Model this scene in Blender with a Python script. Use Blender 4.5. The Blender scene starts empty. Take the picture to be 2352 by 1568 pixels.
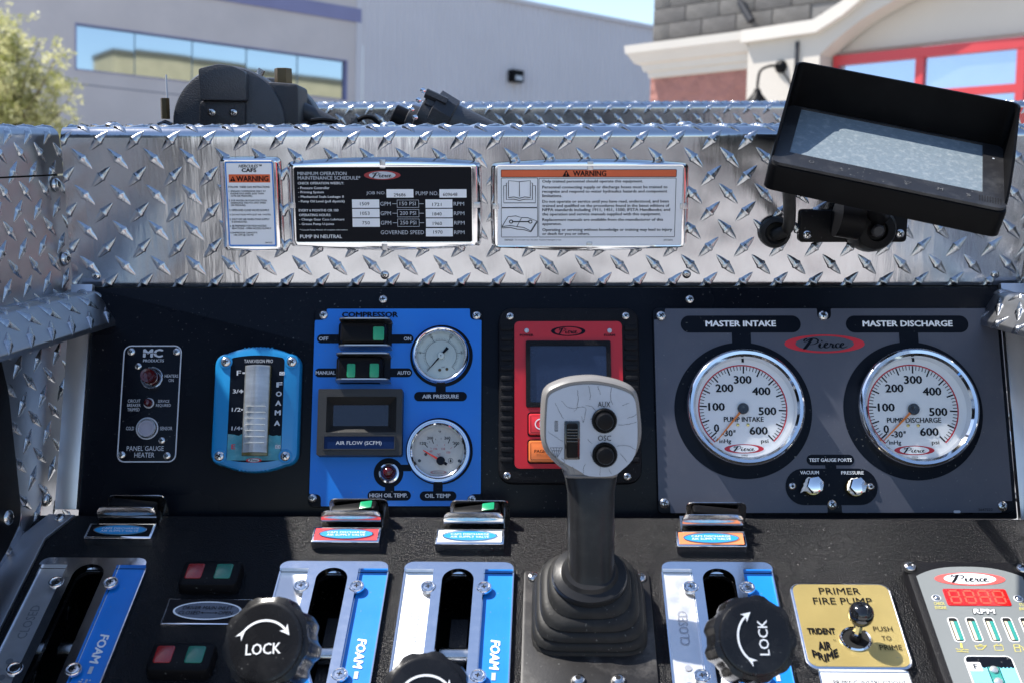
import bpy, math, random
from mathutils import Vector, Matrix
from mathutils.geometry import tessellate_polygon
random.seed(7)
S = bpy.context.scene
COL = S.collection
# ---------------------------------------------------------------- camera, sky, sun, exposure
FX, CX, CY = 2800.0, 1176.0, 784.0          # focal length and centre measured on the photograph (2352 px wide)
PITCH = math.radians(7.4)
CAMZ = 2.6
cam = bpy.data.objects.new('camera', bpy.data.cameras.new('camera'))
COL.objects.link(cam)
cam.location = (0, 0, CAMZ)
cam.rotation_euler = (math.pi / 2 - PITCH, 0, 0)
cam.data.sensor_width = 36.0
cam.data.lens = FX / 2352 * 36.0
cam.data.clip_start = 0.05
cam.data.clip_end = 2000
cam.data.dof.use_dof = True
cam.data.dof.focus_distance = 1.24
cam.data.dof.aperture_fstop = 10.0
S.camera = cam
SUN = Vector((-.62, .16, 1.01)).normalized()     # towards the sun
W = bpy.data.worlds.new('World'); S.world = W; W.use_nodes = True
wn = W.node_tree.nodes; wn.clear()
sky = wn.new('ShaderNodeTexSky'); sky.sky_type = 'NISHITA'; sky.sun_disc = False
sky.sun_elevation = math.asin(SUN.z)
sky.sun_rotation = math.atan2(SUN.x, SUN.y)
sky.altitude = 600; sky.air_density = 1.0; sky.dust_density = 0.6; sky.ozone_density = 1.5
bg = wn.new('ShaderNodeBackground'); bg.inputs[1].default_value = 0.115
wo = wn.new('ShaderNodeOutputWorld')
W.node_tree.links.new(sky.outputs[0], bg.inputs[0]); W.node_tree.links.new(bg.outputs[0], wo.inputs[0])
sl = bpy.data.lights.new('sun', 'SUN'); sl.energy = 4.1; sl.angle = math.radians(0.53); sl.color = (1, .955, .89)
so = bpy.data.objects.new('sun', sl); COL.objects.link(so)
so.rotation_euler = SUN.to_track_quat('Z', 'Y').to_euler()
so.location = SUN * 30
S.view_settings.view_transform = 'Standard'; S.view_settings.look = 'None'
S.view_settings.exposure = 1.12; S.view_settings.gamma = 1.0
S.cycles.max_bounces = 8; S.cycles.sample_clamp_indirect = 4.0
S.cycles.use_denoising = True
# ---------------------------------------------------------------- helpers: measured planes
def c2w(v):
    s, c = math.sin(PITCH), math.cos(PITCH)
    return Vector((v[0], v[1] * s - v[2] * c, v[1] * c + v[2] * s))
def w2c(v):
    s, c = math.sin(PITCH), math.cos(PITCH)
    return Vector((v[0], v[1] * s + v[2] * c, -v[1] * c + v[2] * s))
CAM = Vector((0, 0, CAMZ))
def ray(u, v):
    return c2w(((u - CX) / FX, (CY - v) / FX, -1.0))      # unit depth along the axis
def pt(u, v, d): return CAM + ray(u, v) * d
def px(p):
    q = w2c(p - CAM); return (CX + FX * q.x / -q.z, CY - FX * q.y / -q.z, -q.z)
class Fr:
    """a plane of the place: origin, ex to the right, ey up the surface, ez out of it"""
    def __init__(s, O, ex, ey):
        s.O = O; s.ey = ey.normalized(); s.ex = (ex - s.ey * ex.dot(s.ey)).normalized(); s.ez = s.ex.cross(s.ey)
    def l(s, u, v, h=0.0):
        D = ray(u, v); o = s.O + s.ez * h
        t = (o - CAM).dot(s.ez) / D.dot(s.ez); p = CAM + D * t - s.O
        return (p.dot(s.ex), p.dot(s.ey))
    def w(s, x, y, z=0.0): return s.O + s.ex * x + s.ey * y + s.ez * z
    def wp(s, u, v, h=0.0):
        x, y = s.l(u, v, h); return s.w(x, y, h)
    def mat(s, x=0, y=0, z=0):
        m = Matrix((s.ex, s.ey, s.ez)).transposed().to_4x4(); m.translation = s.w(x, y, z); return m
class Thing:
    def __init__(t, name, label, cat, fr, u=None, v=None, h=0.0, group=None, xy=None, kind=None):
        t.fr = fr; t.h = h
        t.x0, t.y0 = xy if xy else fr.l(u, v, h)
        o = bpy.data.objects.new(name, None); COL.objects.link(o); o.empty_display_size = .02
        o.matrix_world = fr.mat(t.x0, t.y0, h); t.o = o
        if kind: o['kind'] = kind
        else:
            o['label'] = label; o['category'] = cat
        if group: o['group'] = group
    def p(t, u, v, h=0.0):
        x, y = t.fr.l(u, v, t.h + h); return (x - t.x0, y - t.y0)
    def pp(t, pts, h=0.0): return [t.p(a, b, h) for a, b in pts]
    def sx(t, u, v, h=0.0): return (t.p(u + 5, v, h)[0] - t.p(u - 5, v, h)[0]) / 10
    def sy(t, u, v, h=0.0): return (t.p(u, v - 5, h)[1] - t.p(u, v + 5, h)[1]) / 10
    def add(t, name, me, mat=None, at=None, rz=0, parent=None, label=None, kind=None, sc=None, rot=None):
        if not isinstance(me, bpy.types.Mesh): me = mesh(name, me)
        if mat is not None and len(me.materials) == 0: me.materials.append(mat)
        o = bpy.data.objects.new(name, me); COL.objects.link(o); o.parent = parent or t.o
        if at: o.location = at
        if rot: o.rotation_euler = rot
        elif rz: o.rotation_euler = (0, 0, rz)
        if sc: o.scale = (sc, sc, sc) if not hasattr(sc, '__len__') else sc
        if label: o['label'] = label
        if kind: o['kind'] = kind
        return o
# ---------------------------------------------------------------- helpers: geometry as (verts, faces)
def mesh(name, geo, smooth=35):
    me = bpy.data.meshes.new(name); me.from_pydata(geo[0], [], geo[1])
    if len(geo) > 2 and geo[2]:
        for p, i in zip(me.polygons, geo[2]): p.material_index = i
    if smooth:
        for p in me.polygons: p.use_smooth = len(p.vertices) < 9
        me.set_sharp_from_angle(angle=math.radians(smooth))
    me.update(); return me
def mat_mesh(name, geo, mats, smooth=35):
    me = mesh(name, geo, smooth)
    for m in mats: me.materials.append(m)
    return me
def join(*gs):
    V, F, I = [], [], []
    for i, g in enumerate(gs):
        n = len(V); V += list(g[0]); F += [tuple(k + n for k in f) for f in g[1]]
        I += list(g[2]) if len(g) > 2 and g[2] else [0] * len(g[1])
    return V, F, I
def setm(g, i): return (g[0], g[1], [i] * len(g[1]))
def xf(g, M): return ([tuple(M @ Vector(v)) for v in g[0]], g[1]) + tuple(g[2:])
def sh(g, x=0, y=0, z=0): return ([(a + x, b + y, c + z) for a, b, c in g[0]], g[1]) + tuple(g[2:])
def area(o): return sum(o[i - 1][0] * o[i][1] - o[i][0] * o[i - 1][1] for i in range(len(o))) / 2
def inset(o, d):
    n = len(o); R = []
    for i in range(n):
        a, b, c = Vector(o[i - 1]), Vector(o[i]), Vector(o[(i + 1) % n])
        e1, e2 = (b - a), (c - b)
        if e1.length < 1e-9 or e2.length < 1e-9: R.append(tuple(b)); continue
        e1.normalize(); e2.normalize()
        n1, n2 = Vector((-e1.y, e1.x)), Vector((-e2.y, e2.x)); m = n1 + n2
        k = m.dot(n1)
        R.append(tuple(b + m * (d / k if k > .3 else d)))
    return R
def slab(o, z0, z1, holes=(), bev=0.0, back=True):
    o = [tuple(p[:2]) for p in o]
    if area(o) < 0: o = o[::-1]
    if not holes:
        n = len(o); V = [(x, y, z0) for x, y in o]; F = []
        rings = [(o, z1)]
        if bev: rings = [(o, z1 - bev), (inset(o, bev * .3), z1 - bev * .3), (inset(o, bev), z1)]
        for r, z in rings: V += [(x, y, z) for x, y in r]
        for k in range(len(rings)):
            for i in range(n):
                j = (i + 1) % n; F.append((k * n + i, k * n + j, (k + 1) * n + j, (k + 1) * n + i))
        F.append(tuple(range(len(rings) * n, (len(rings) + 1) * n)))
        if back: F.append(tuple(range(n - 1, -1, -1)))
        return V, F
    hs = []
    for h in holes:
        h = [tuple(p[:2]) for p in h]
        if area(h) > 0: h = h[::-1]
        hs.append(h)
    loops = [o] + hs
    flat = [p for L in loops for p in L]; N = len(flat)
    tri = tessellate_polygon([[Vector((a, b, 0)) for a, b in L] for L in loops])
    V = [(x, y, z1) for x, y in flat] + [(x, y, z0) for x, y in flat]; F = []
    for t in tri:
        a, b, c = [flat[i] for i in t]
        if (b[0] - a[0]) * (c[1] - a[1]) - (b[1] - a[1]) * (c[0] - a[0]) < 0: t = t[::-1]
        F.append(tuple(t)); F.append(tuple(i + N for i in t[::-1]))
    k = 0
    for L in loops:
        n = len(L)
        for i in range(n):
            j = (i + 1) % n; F.append((k + N + i, k + N + j, k + j, k + i))
        k += n
    return V, F
def flat(o, z=0.0):
    o = [tuple(p[:2]) for p in o]
    if area(o) < 0: o = o[::-1]
    return [(x, y, z) for x, y in o], [tuple(range(len(o)))]
def flath(o, holes, z=0.0):
    V, F = slab(o, z, z, holes); n = len(V) // 2
    return V[:n], [f for f in F if all(i < n for i in f)]
def rr(cx, cy, w, h, r, n=5):
    r = min(r, w / 2 - 1e-6, h / 2 - 1e-6); P = []
    for sx, sy, a0 in ((1, 1, 0), (-1, 1, 90), (-1, -1, 180), (1, -1, 270)):
        for k in range(n + 1):
            a = math.radians(a0 + 90 * k / n)
            P.append((cx + sx * (w / 2 - r) + r * math.cos(a), cy + sy * (h / 2 - r) + r * math.sin(a)))
    return P
def circ(cx, cy, r, n=40, ry=None, a0=0, a1=360):
    ry = ry or r; full = abs(a1 - a0 - 360) < 1e-6
    return [(cx + r * math.cos(math.radians(a0 + (a1 - a0) * k / (n if full else n - 1))),
             cy + ry * math.sin(math.radians(a0 + (a1 - a0) * k / (n if full else n - 1)))) for k in range(n)]
def rpoly(pts, r, n=4):
    P = []
    m = len(pts); rs = r if hasattr(r, '__len__') else [r] * m
    for i in range(m):
        a, b, c = Vector(pts[i - 1]), Vector(pts[i]), Vector(pts[(i + 1) % m])
        ri = rs[i]
        if ri <= 0: P.append(tuple(b)); continue
        d1 = (a - b); d2 = (c - b); q = min(ri, d1.length * .49, d2.length * .49)
        p1 = b + d1.normalized() * q; p2 = b + d2.normalized() * q
        for k in range(n + 1):
            t = k / n; P.append(tuple(p1 * (1 - t) ** 2 + b * 2 * t * (1 - t) + p2 * t * t))
    return P
def lathe(prof, seg=32):
    V, F = [], []; n = len(prof)
    for k in range(seg):
        a = 2 * math.pi * k / seg
        for r, z in prof: V.append((r * math.cos(a), r * math.sin(a), z))
    for k in range(seg):
        k2 = (k + 1) % seg
        for i in range(n - 1):
            F.append((k * n + i, k2 * n + i, k2 * n + i + 1, k * n + i + 1))
    if prof[-1][0] > 1e-9: F.append(tuple(k * n + n - 1 for k in range(seg)))
    return V, F
def loft(loops, cap=True):
    n = len(loops[0]); V = [tuple(p) for L in loops for p in L]; F = []
    for k in range(len(loops) - 1):
        for i in range(n):
            j = (i + 1) % n; F.append((k * n + i, k * n + j, (k + 1) * n + j, (k + 1) * n + i))
    if cap:
        F.append(tuple(range(n - 1, -1, -1))); m = (len(loops) - 1) * n; F.append(tuple(range(m, m + n)))
    return V, F
def tube(pts, r, seg=10, cap=True):
    pts = [Vector(p) for p in pts]; n = len(pts); R = r if hasattr(r, '__len__') else [r] * n
    L = []; up = None
    for i, p in enumerate(pts):
        d = (pts[min(i + 1, n - 1)] - pts[max(i - 1, 0)]).normalized()
        if up is None: up = d.orthogonal().normalized()
        up = (up - d * up.dot(d)).normalized(); s = d.cross(up)
        L.append([p + (up * math.cos(2 * math.pi * k / seg) + s * math.sin(2 * math.pi * k / seg)) * R[i] for k in range(seg)])
    return loft(L, cap)
def box(x0, x1, y0, y1, z0, z1, bev=0.0):
    return slab([(x0, y0), (x1, y0), (x1, y1), (x0, y1)], z0, z1, bev=bev)
def catmull(P, n=6, closed=False):
    P = [Vector(p) for p in P]; R = []; m = len(P)
    for i in range(m if closed else m - 1):
        if closed: a, b, c, d = P[i - 1], P[i], P[(i + 1) % m], P[(i + 2) % m]
        else: a, b, c, d = P[max(i - 1, 0)], P[i], P[i + 1], P[min(i + 2, m - 1)]
        for k in range(n):
            t = k / n
            R.append(.5 * ((2 * b) + (c - a) * t + (2 * a - 5 * b + 4 * c - d) * t * t + (3 * b - a - 3 * c + d) * t ** 3))
    if not closed: R.append(P[-1])
    return [tuple(p) for p in R]
def ribbon(P, w, z=0.0):
    n = len(P); V = []
    for i in range(n):
        a, b = Vector(P[max(i - 1, 0)][:2]), Vector(P[min(i + 1, n - 1)][:2]); d = b - a
        if d.length < 1e-9: d = Vector((1, 0))
        d.normalize(); q = Vector((-d.y, d.x)) * (w[i] if hasattr(w, '__len__') else w) / 2; c = Vector(P[i][:2])
        V += [(c.x + q.x, c.y + q.y, z), (c.x - q.x, c.y - q.y, z)]
    return V, [(2 * i, 2 * i + 1, 2 * i + 3, 2 * i + 2) for i in range(n - 1)]
def line2(a, b, w, z=0.0): return ribbon([a, b], w, z)
# ---------------------------------------------------------------- materials
def new_mat(name):
    m = bpy.data.materials.new(name); m.use_nodes = True; nt = m.node_tree
    return m, nt, nt.nodes['Principled BSDF']
SPECKLED = {'black_anodised_panel', 'black_plastic', 'slate_grey_panel', 'blue_panel_paint', 'worn_grey_grip', 'moulded_black_knob', 'black_wrinkle_coat', 'dusty_front', 'worn_black_rubber', 'worn_black_steel', 'grey_cast_paint', 'navy_black_ink', 'light_grey_sticker', 'gold_plate', 'blue_sticker', 'black_textured_plastic'}
def mat(name, col, metal=0.0, rough=.5, var=.06, vs=30.0, rv=.08, bump=0.0, bs=300.0, bd=.0004, coat=0.0, stretch=None, spec=.5,
        dirt=None, dscale=12.0, damt=.3, wave=0.0):
    m, nt, b = new_mat(name); N = nt.nodes; L = nt.links.new
    tc = N.new('ShaderNodeTexCoord'); src = tc.outputs['Object']
    if stretch:
        mp = N.new('ShaderNodeMapping'); mp.inputs['Scale'].default_value = stretch; L(src, mp.inputs[0]); src = mp.outputs[0]
    nz = N.new('ShaderNodeTexNoise'); nz.inputs['Scale'].default_value = vs; nz.inputs['Detail'].default_value = 5; L(src, nz.inputs['Vector'])
    mr = N.new('ShaderNodeMapRange'); mr.inputs[3].default_value = 1 - var * 2; mr.inputs[4].default_value = 1 + var * 2; L(nz.outputs[0], mr.inputs[0])
    mx = N.new('ShaderNodeMix'); mx.data_type = 'RGBA'; mx.blend_type = 'MULTIPLY'; mx.inputs[0].default_value = 1
    mx.inputs[6].default_value = (*col, 1); L(mr.outputs[0], mx.inputs[7]); out = mx.outputs[2]
    if dirt:
        dz = N.new('ShaderNodeTexNoise'); dz.inputs['Scale'].default_value = dscale; dz.inputs['Detail'].default_value = 9
        dz.inputs['Roughness'].default_value = .7; L(tc.outputs['Object'], dz.inputs['Vector'])
        dr = N.new('ShaderNodeMapRange'); dr.inputs[1].default_value = .5; dr.inputs[2].default_value = .8; dr.inputs[4].default_value = damt
        L(dz.outputs[0], dr.inputs[0])
        dm = N.new('ShaderNodeMix'); dm.data_type = 'RGBA'; L(dr.outputs[0], dm.inputs[0]); L(out, dm.inputs[6]); dm.inputs[7].default_value = (*dirt, 1)
        out = dm.outputs[2]
    if name in SPECKLED:      # dust and tiny chips
        sz = N.new('ShaderNodeTexNoise'); sz.inputs['Scale'].default_value = 330; sz.inputs['Detail'].default_value = 1.5; L(tc.outputs['Object'], sz.inputs['Vector'])
        sr = N.new('ShaderNodeMapRange'); sr.inputs[1].default_value = .70; sr.inputs[2].default_value = .76; sr.inputs[4].default_value = .55; L(sz.outputs[0], sr.inputs[0])
        qz = N.new('ShaderNodeTexNoise'); qz.inputs['Scale'].default_value = 5; L(tc.outputs['Object'], qz.inputs['Vector'])
        qr = N.new('ShaderNodeMapRange'); qr.inputs[1].default_value = .42; qr.inputs[2].default_value = .62; L(qz.outputs[0], qr.inputs[0])
        sm = N.new('ShaderNodeMath'); sm.operation = 'MULTIPLY'; L(sr.outputs[0], sm.inputs[0]); L(qr.outputs[0], sm.inputs[1])
        sx = N.new('ShaderNodeMix'); sx.data_type = 'RGBA'; L(sm.outputs[0], sx.inputs[0]); L(out, sx.inputs[6]); sx.inputs[7].default_value = (.24, .24, .23, 1)
        out = sx.outputs[2]
    L(out, b.inputs['Base Color'])
    b.inputs['Metallic'].default_value = metal
    r2 = N.new('ShaderNodeMapRange'); r2.inputs[3].default_value = max(.02, rough - rv); r2.inputs[4].default_value = min(1, rough + rv)
    L(nz.outputs[0], r2.inputs[0]); L(r2.outputs[0], b.inputs['Roughness'])
    b.inputs['Coat Weight'].default_value = coat; b.inputs['Coat Roughness'].default_value = .08
    b.inputs['Specular IOR Level'].default_value = spec
    last = None
    if bump:
        bz = N.new('ShaderNodeTexNoise'); bz.inputs['Scale'].default_value = bs; bz.inputs['Detail'].default_value = 3; L(src, bz.inputs['Vector'])
        bp = N.new('ShaderNodeBump'); bp.inputs['Strength'].default_value = bump; bp.inputs['Distance'].default_value = bd
        L(bz.outputs[0], bp.inputs['Height']); L(bp.outputs[0], b.inputs['Normal']); last = bp
    if wave:
        wz = N.new('ShaderNodeTexNoise'); wz.inputs['Scale'].default_value = 9.0; wz.inputs['Detail'].default_value = 2; L(tc.outputs['Object'], wz.inputs['Vector'])
        wb = N.new('ShaderNodeBump'); wb.inputs['Strength'].default_value = 1; wb.inputs['Distance'].default_value = wave
        L(wz.outputs[0], wb.inputs['Height'])
        if last: L(wb.outputs[0], last.inputs['Normal'])
        else: L(wb.outputs[0], b.inputs['Normal'])
    return m
def glass_mat(name, tint=(1, 1, 1), rough=.02, refl=1.0):
    m, nt, b = new_mat(name); N = nt.nodes; L = nt.links.new; N.remove(b)
    f = N.new('ShaderNodeFresnel'); f.inputs[0].default_value = 1.45
    t = N.new('ShaderNodeBsdfTransparent'); t.inputs[0].default_value = (*tint, 1)
    g = N.new('ShaderNodeBsdfGlossy'); g.inputs['Roughness'].default_value = rough
    nz = N.new('ShaderNodeTexNoise'); nz.inputs['Scale'].default_value = 60
    mr = N.new('ShaderNodeMapRange'); mr.inputs[3].default_value = .8 * refl; mr.inputs[4].default_value = 1.1 * refl; L(nz.outputs[0], mr.inputs[0])
    mu = N.new('ShaderNodeMath'); mu.operation = 'MULTIPLY'; L(f.outputs[0], mu.inputs[0]); L(mr.outputs[0], mu.inputs[1])
    x = N.new('ShaderNodeMixShader'); L(mu.outputs[0], x.inputs[0]); L(t.outputs[0], x.inputs[1]); L(g.outputs[0], x.inputs[2])
    L(x.outputs[0], N['Material Output'].inputs[0]); return m
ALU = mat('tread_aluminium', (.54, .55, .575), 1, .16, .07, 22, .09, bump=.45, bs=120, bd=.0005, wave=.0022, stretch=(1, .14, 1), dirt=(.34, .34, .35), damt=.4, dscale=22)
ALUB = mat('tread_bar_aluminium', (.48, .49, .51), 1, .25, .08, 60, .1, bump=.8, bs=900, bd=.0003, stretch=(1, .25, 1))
ALU2 = mat('worn_shaded_aluminium', (.44, .45, .475), 1, .33, .06, 25, .08, bump=.3, bs=80, bd=.0005, wave=.002, dirt=(.25, .25, .25), damt=.35)  # worn aluminium; base darkened to deepen shade on the left wall and ledge
STRIP = mat('brushed_aluminium', (.62, .63, .66), 1, .36, .05, 30, .07, stretch=(1, .05, 1), wave=.0015)
CHROME = mat('chrome', (.8, .81, .83), 1, .07, .02, 40, .03, bump=.15, bs=40, bd=.0003)
CHROME2 = mat('polished_scratched_chrome', (.78, .79, .82), 1, .13, .03, 150, .07, bump=.12, bs=260, bd=.0002)
STEEL = mat('stainless_steel', (.55, .53, .5), 1, .3, .06, 60, .08, stretch=(.2, 1, 1))
STEELD = mat('screw_steel', (.62, .61, .6), 1, .22, .08, 200, .08)
BLK = mat('black_anodised_panel', (.0045, .006, .010), 0, .27, .1, 6, .06, bump=.12, bs=700, bd=.0001, spec=.13, dirt=(.012, .015, .02), damt=.35, dscale=14)
BLKC = mat('black_wrinkle_coat', (.004, .004, .005), 0, .24, .15, 14, .08, bump=1.0, bs=620, bd=.0016, dirt=(.04, .038, .035), damt=.25, dscale=11, spec=.22)
BLKP = mat('black_plastic', (.006, .006, .007), 0, .4, .1, 40, .08, bump=.25, bs=900, bd=.0002, spec=.1)
BLKT = mat('black_textured_plastic', (.008, .008, .010), 0, .45, .15, 60, .08, bump=1, bs=900, bd=.0006, spec=.14)
BLKG = mat('glossy_black', (.008, .008, .009), 0, .12, .05, 40, .05, coat=.5)
DARK = mat('shade_black', (.003, .003, .003), 0, .9, .05, 20, .05)  # near-black that paints the shade inside holes, recesses and gaps
INK = mat('navy_black_ink', (.004, .006, .011), 0, .3, .05, 50, .05, spec=.1)
BLUE = mat('blue_panel_paint', (.003, .175, .66), 0, .36, .04, 8, .1, bump=.1, bs=500, bd=.0001, dirt=(.05, .2, .5), damt=.25, dscale=16)
BLUES = mat('blue_sticker', (.006, .20, .66), 0, .34, .06, 30, .06)
CYAN = mat('cyan_blue_rubber', (.008, .22, .50), 0, .3, .06, 20, .06, coat=.2)
GREY = mat('slate_grey_panel', (.066, .072, .098), 0, .42, .04, 12, .06, bump=.1, bs=600, bd=.0001, dirt=(.16, .16, .17), damt=.2, dscale=20)
GREYL = mat('light_grey_sticker', (.20, .215, .215), 0, .42, .04, 12, .06)
RED = mat('red_panel_paint', (.52, .010, .018), 0, .36, .04, 10, .1, dirt=(.4, .05, .05), damt=.25, dscale=30)
REDP = mat('red_print', (.55, .015, .03), 0, .4, .04, 30, .05)
ORNP = mat('orange_print', (.72, .11, .025), 0, .4, .05, 30, .05)
ORNB = mat('orange_button', (.85, .20, .04), 0, .4, .05, 30, .05)
WHT = mat('white_print', (.84, .85, .86), 0, .4, .03, 30, .05)
WHTD = mat('grey_white_print', (.50, .53, .58), 0, .4, .04, 30, .05)
DIAL = mat('dial_white', (.84, .85, .86), 0, .35, .02, 8, .04)
DIALC = mat('aged_dial_cream', (.50, .56, .54), 0, .35, .08, 9, .04)
DIALW = mat('foggy_dial_white', (.55, .55, .53), 0, .5, .12, 25, .04, dirt=(.3, .28, .25), damt=.4, dscale=40)
BLKK = mat('black_print', (.006, .006, .008), 0, .4, .05, 30, .05, spec=.1)
GREEN = mat('green_lens', (.012, .30, .13), 0, .25, .08, 60, .05, coat=.3)
GREEND = mat('teal_lens', (.01, .16, .10), 0, .25, .08, 60, .05, coat=.3)
REDL = mat('dark_red_lens', (.06, .004, .006), 0, .12, .1, 60, .05, coat=.6)
REDK = mat('red_lens', (.30, .012, .012), 0, .25, .08, 60, .05, coat=.3)
GOLD = mat('gold_plate', (.60, .455, .165), .55, .30, .06, 30, .06, bump=.5, bs=1500, bd=.0002)
BRASS = mat('aged_brass', (.10, .07, .035), .7, .45, .3, 30, .1, stretch=(1, .3, 1))
BRASSL = mat('bright_brass', (.7, .5, .18), 1, .25, .1, 60, .06)
CAST = mat('grey_cast_paint', (.042, .045, .053), 0, .42, .1, 50, .06, bump=1, bs=600, bd=.0006, spec=.5)
CASTD = mat('dark_cast_paint', (.020, .021, .026), 0, .5, .1, 50, .06, bump=.7, bs=500, bd=.0007)
RUB = mat('worn_black_rubber', (.018, .018, .018), 0, .5, .12, 25, .08, bump=.4, bs=300, bd=.0004, dirt=(.07, .068, .062), damt=.35, dscale=30, spec=.18)
GRIP = mat('worn_grey_grip', (.019, .019, .020), 0, .30, .12, 20, .08, bump=.2, bs=400, bd=.0003, dirt=(.10, .10, .095), damt=.3, dscale=16, spec=.22)
FACE = mat('pale_grey_faceplate', (.40, .44, .50), 0, .45, .04, 20, .05, dirt=(.28, .3, .33), damt=.4, dscale=30)
CRACK = mat('crack_line', (.10, .11, .12), 0, .6, .1, 80, .05)
SCREENB = mat('dark_screen', (.010, .014, .03), 0, .2, .1, 30, .06, coat=.3)
YEL = mat('yellow_print', (.72, .62, .12), 0, .4, .04, 30, .05)
TEAL = mat('teal_circuit', (.03, .28, .24), 0, .4, .2, 900, .05)
CREAM = mat('cream_ledbar', (.62, .55, .38), 0, .4, .25, 1200, .05)
SKYB = mat('sky_blue_print', (.22, .72, .86), 0, .4, .03, 30, .05)
PTFE = mat('white_thread_tape', (.8, .8, .78), 0, .6, .1, 300, .05, bump=.6, bs=800, bd=.0006)
LENSG = mat('ribbed_clear_lens', (.60, .62, .63), .5, .18, .18, 60, .08, stretch=(.3, 2.2, 1))
AMB = mat('amber_plastic', (.10, .085, .02), 0, .2, .1, 60, .05, coat=.4)
GLASS = glass_mat('gauge_glass', (.985, .99, .99), .04, .45)
SATIN = mat('satin_aluminium', (.86, .86, .87), .93, .42, .04, 90, .08, bump=.2, bs=300, bd=.0003)
# ---------------------------------------------------------------- lettering
_tc = {}
def text_geo(s, bold=0.0, shear=0.0, sp=1.0, ls=1.0, align='LEFT'):
    k = (s, bold, shear, sp, ls, align)
    if k not in _tc:
        c = bpy.data.curves.new('lettering', 'FONT'); c.body = s; c.resolution_u = 2; c.shear = shear
        c.space_character = sp; c.space_line = ls; c.align_x = align
        o = bpy.data.objects.new('lettering', c); me = bpy.data.meshes.new_from_object(o)
        V = [(v.co.x, v.co.y, 0) for v in me.vertices]; F = [tuple(p.vertices) for p in me.polygons]
        bpy.data.objects.remove(o); bpy.data.curves.remove(c); bpy.data.meshes.remove(me)
        if bold >= .012:      # heavier strokes: overstruck copies, each a hair above the last
            b = bold * .9; n = len(V); VV, FF = [], []
            for q, (dx, dy) in enumerate(((-b, 0), (b, 0), (0, b * .7), (0, -b * .7), (b * .5, b * .4)) if bold > .03 else ((-b, 0), (b, 0), (0, b * .5))):
                VV += [(x + dx, y + dy, q * 1e-5) for x, y, _ in V]; FF += [tuple(i + q * n for i in f) for f in F]
            V, F = VV, FF
        x0 = min(v[0] for v in V); x1 = max(v[0] for v in V); y0 = min(v[1] for v in V); y1 = max(v[1] for v in V)
        _tc[k] = ([((v[0] - x0) / (x1 - x0) - .5, (v[1] - y0) / (y1 - y0) - .5, v[2]) for v in V], F)
    return _tc[k]
def text_m(s, cx, cy, w, h, z, rz=0, **kw):
    g = text_geo(s, **kw); c, q = math.cos(rz), math.sin(rz)
    return [(cx + x * w * c - y * h * q, cy + x * w * q + y * h * c, z + e) for x, y, e in g[0]], g[1]
def text(T, s, u, v, w, h, m, z=.0006, zf=0.0, rz=0, add=True, **kw):
    """lettering centred on (u, v), w by h as measured; zf = height of the surface it is printed on"""
    x, y = T.p(u, v, zf); g = text_m(s, x, y, w * T.sx(u, v, zf), h * T.sy(u, v, zf), zf + z, rz, **kw)
    return T.add('lettering', g, m) if add else g
# "Pierce" written as a brush script
_P = [[(.13, .45, .04), (.07, .41, .03), (.06, .34, .02), (.10, .34, .02), (.20, .44, .03), (.30, .46, .035), (.37, .40, .035), (.36, .31, .03), (.28, .23, .02), (.17, .21, .012)],
      [(.24, .44, .05), (.19, .33, .06), (.13, .18, .065), (.07, .06, .06), (.03, .04, .03)],
      [(.37, .16, .01), (.42, .26, .04), (.40, .15, .045), (.41, .09, .035), (.45, .09, .02), (.50, .15, .012)],
      [(.44, .355, .05), (.455, .36, .05), (.47, .365, .05)],
      [(.49, .14, .012), (.56, .20, .025), (.585, .265, .03), (.555, .28, .03), (.52, .22, .035), (.51, .13, .04), (.545, .085, .035), (.60, .11, .02), (.64, .16, .012)],
      [(.63, .15, .012), (.655, .27, .03), (.67, .22, .03), (.71, .235, .03), (.69, .15, .04), (.70, .09, .035), (.74, .11, .02)],
      [(.845, .235, .03), (.815, .265, .025), (.775, .23, .03), (.76, .15, .04), (.785, .09, .035), (.83, .10, .02), (.865, .14, .012)],
      [(.86, .14, .012), (.915, .19, .025), (.94, .25, .03), (.91, .27, .03), (.875, .22, .035), (.865, .13, .04), (.90, .085, .035), (.96, .10, .02), (1.02, .15, .01)]]
def script_geo(cx, cy, w, h, z, bold=1.15):
    gs = []
    for st in _P:
        P = catmull([(a, b, c) for a, b, c in st], 4)
        g = ribbon([(a, b) for a, b, c in P], [max(c, .008) * bold for a, b, c in P], 0)
        gs.append(([(cx + (x - .52) * w, cy + (y - .25) * h / .42, z) for x, y, _ in g[0]], g[1]))
    return join(*gs)
def logo(T, u, v, w, h, mo, mi, mt, zf=0.0, z=.0003, ir=(.73, .82), off=.0):
    x, y = T.p(u, v, zf); a, b = w * T.sx(u, v, zf) / 2, h * T.sy(u, v, zf) / 2
    e = T.add('emblem', flat(circ(x, y, a, 48, b), zf + z), mo)
    T.add('emblem_field', flat(circ(x, y, a * ir[0], 48, b * ir[1]), zf + z * 2), mi)
    T.add('emblem_script', script_geo(x, y, a * 1.12, b * 1.12, zf + z * 3), mt)
    return e
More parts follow.
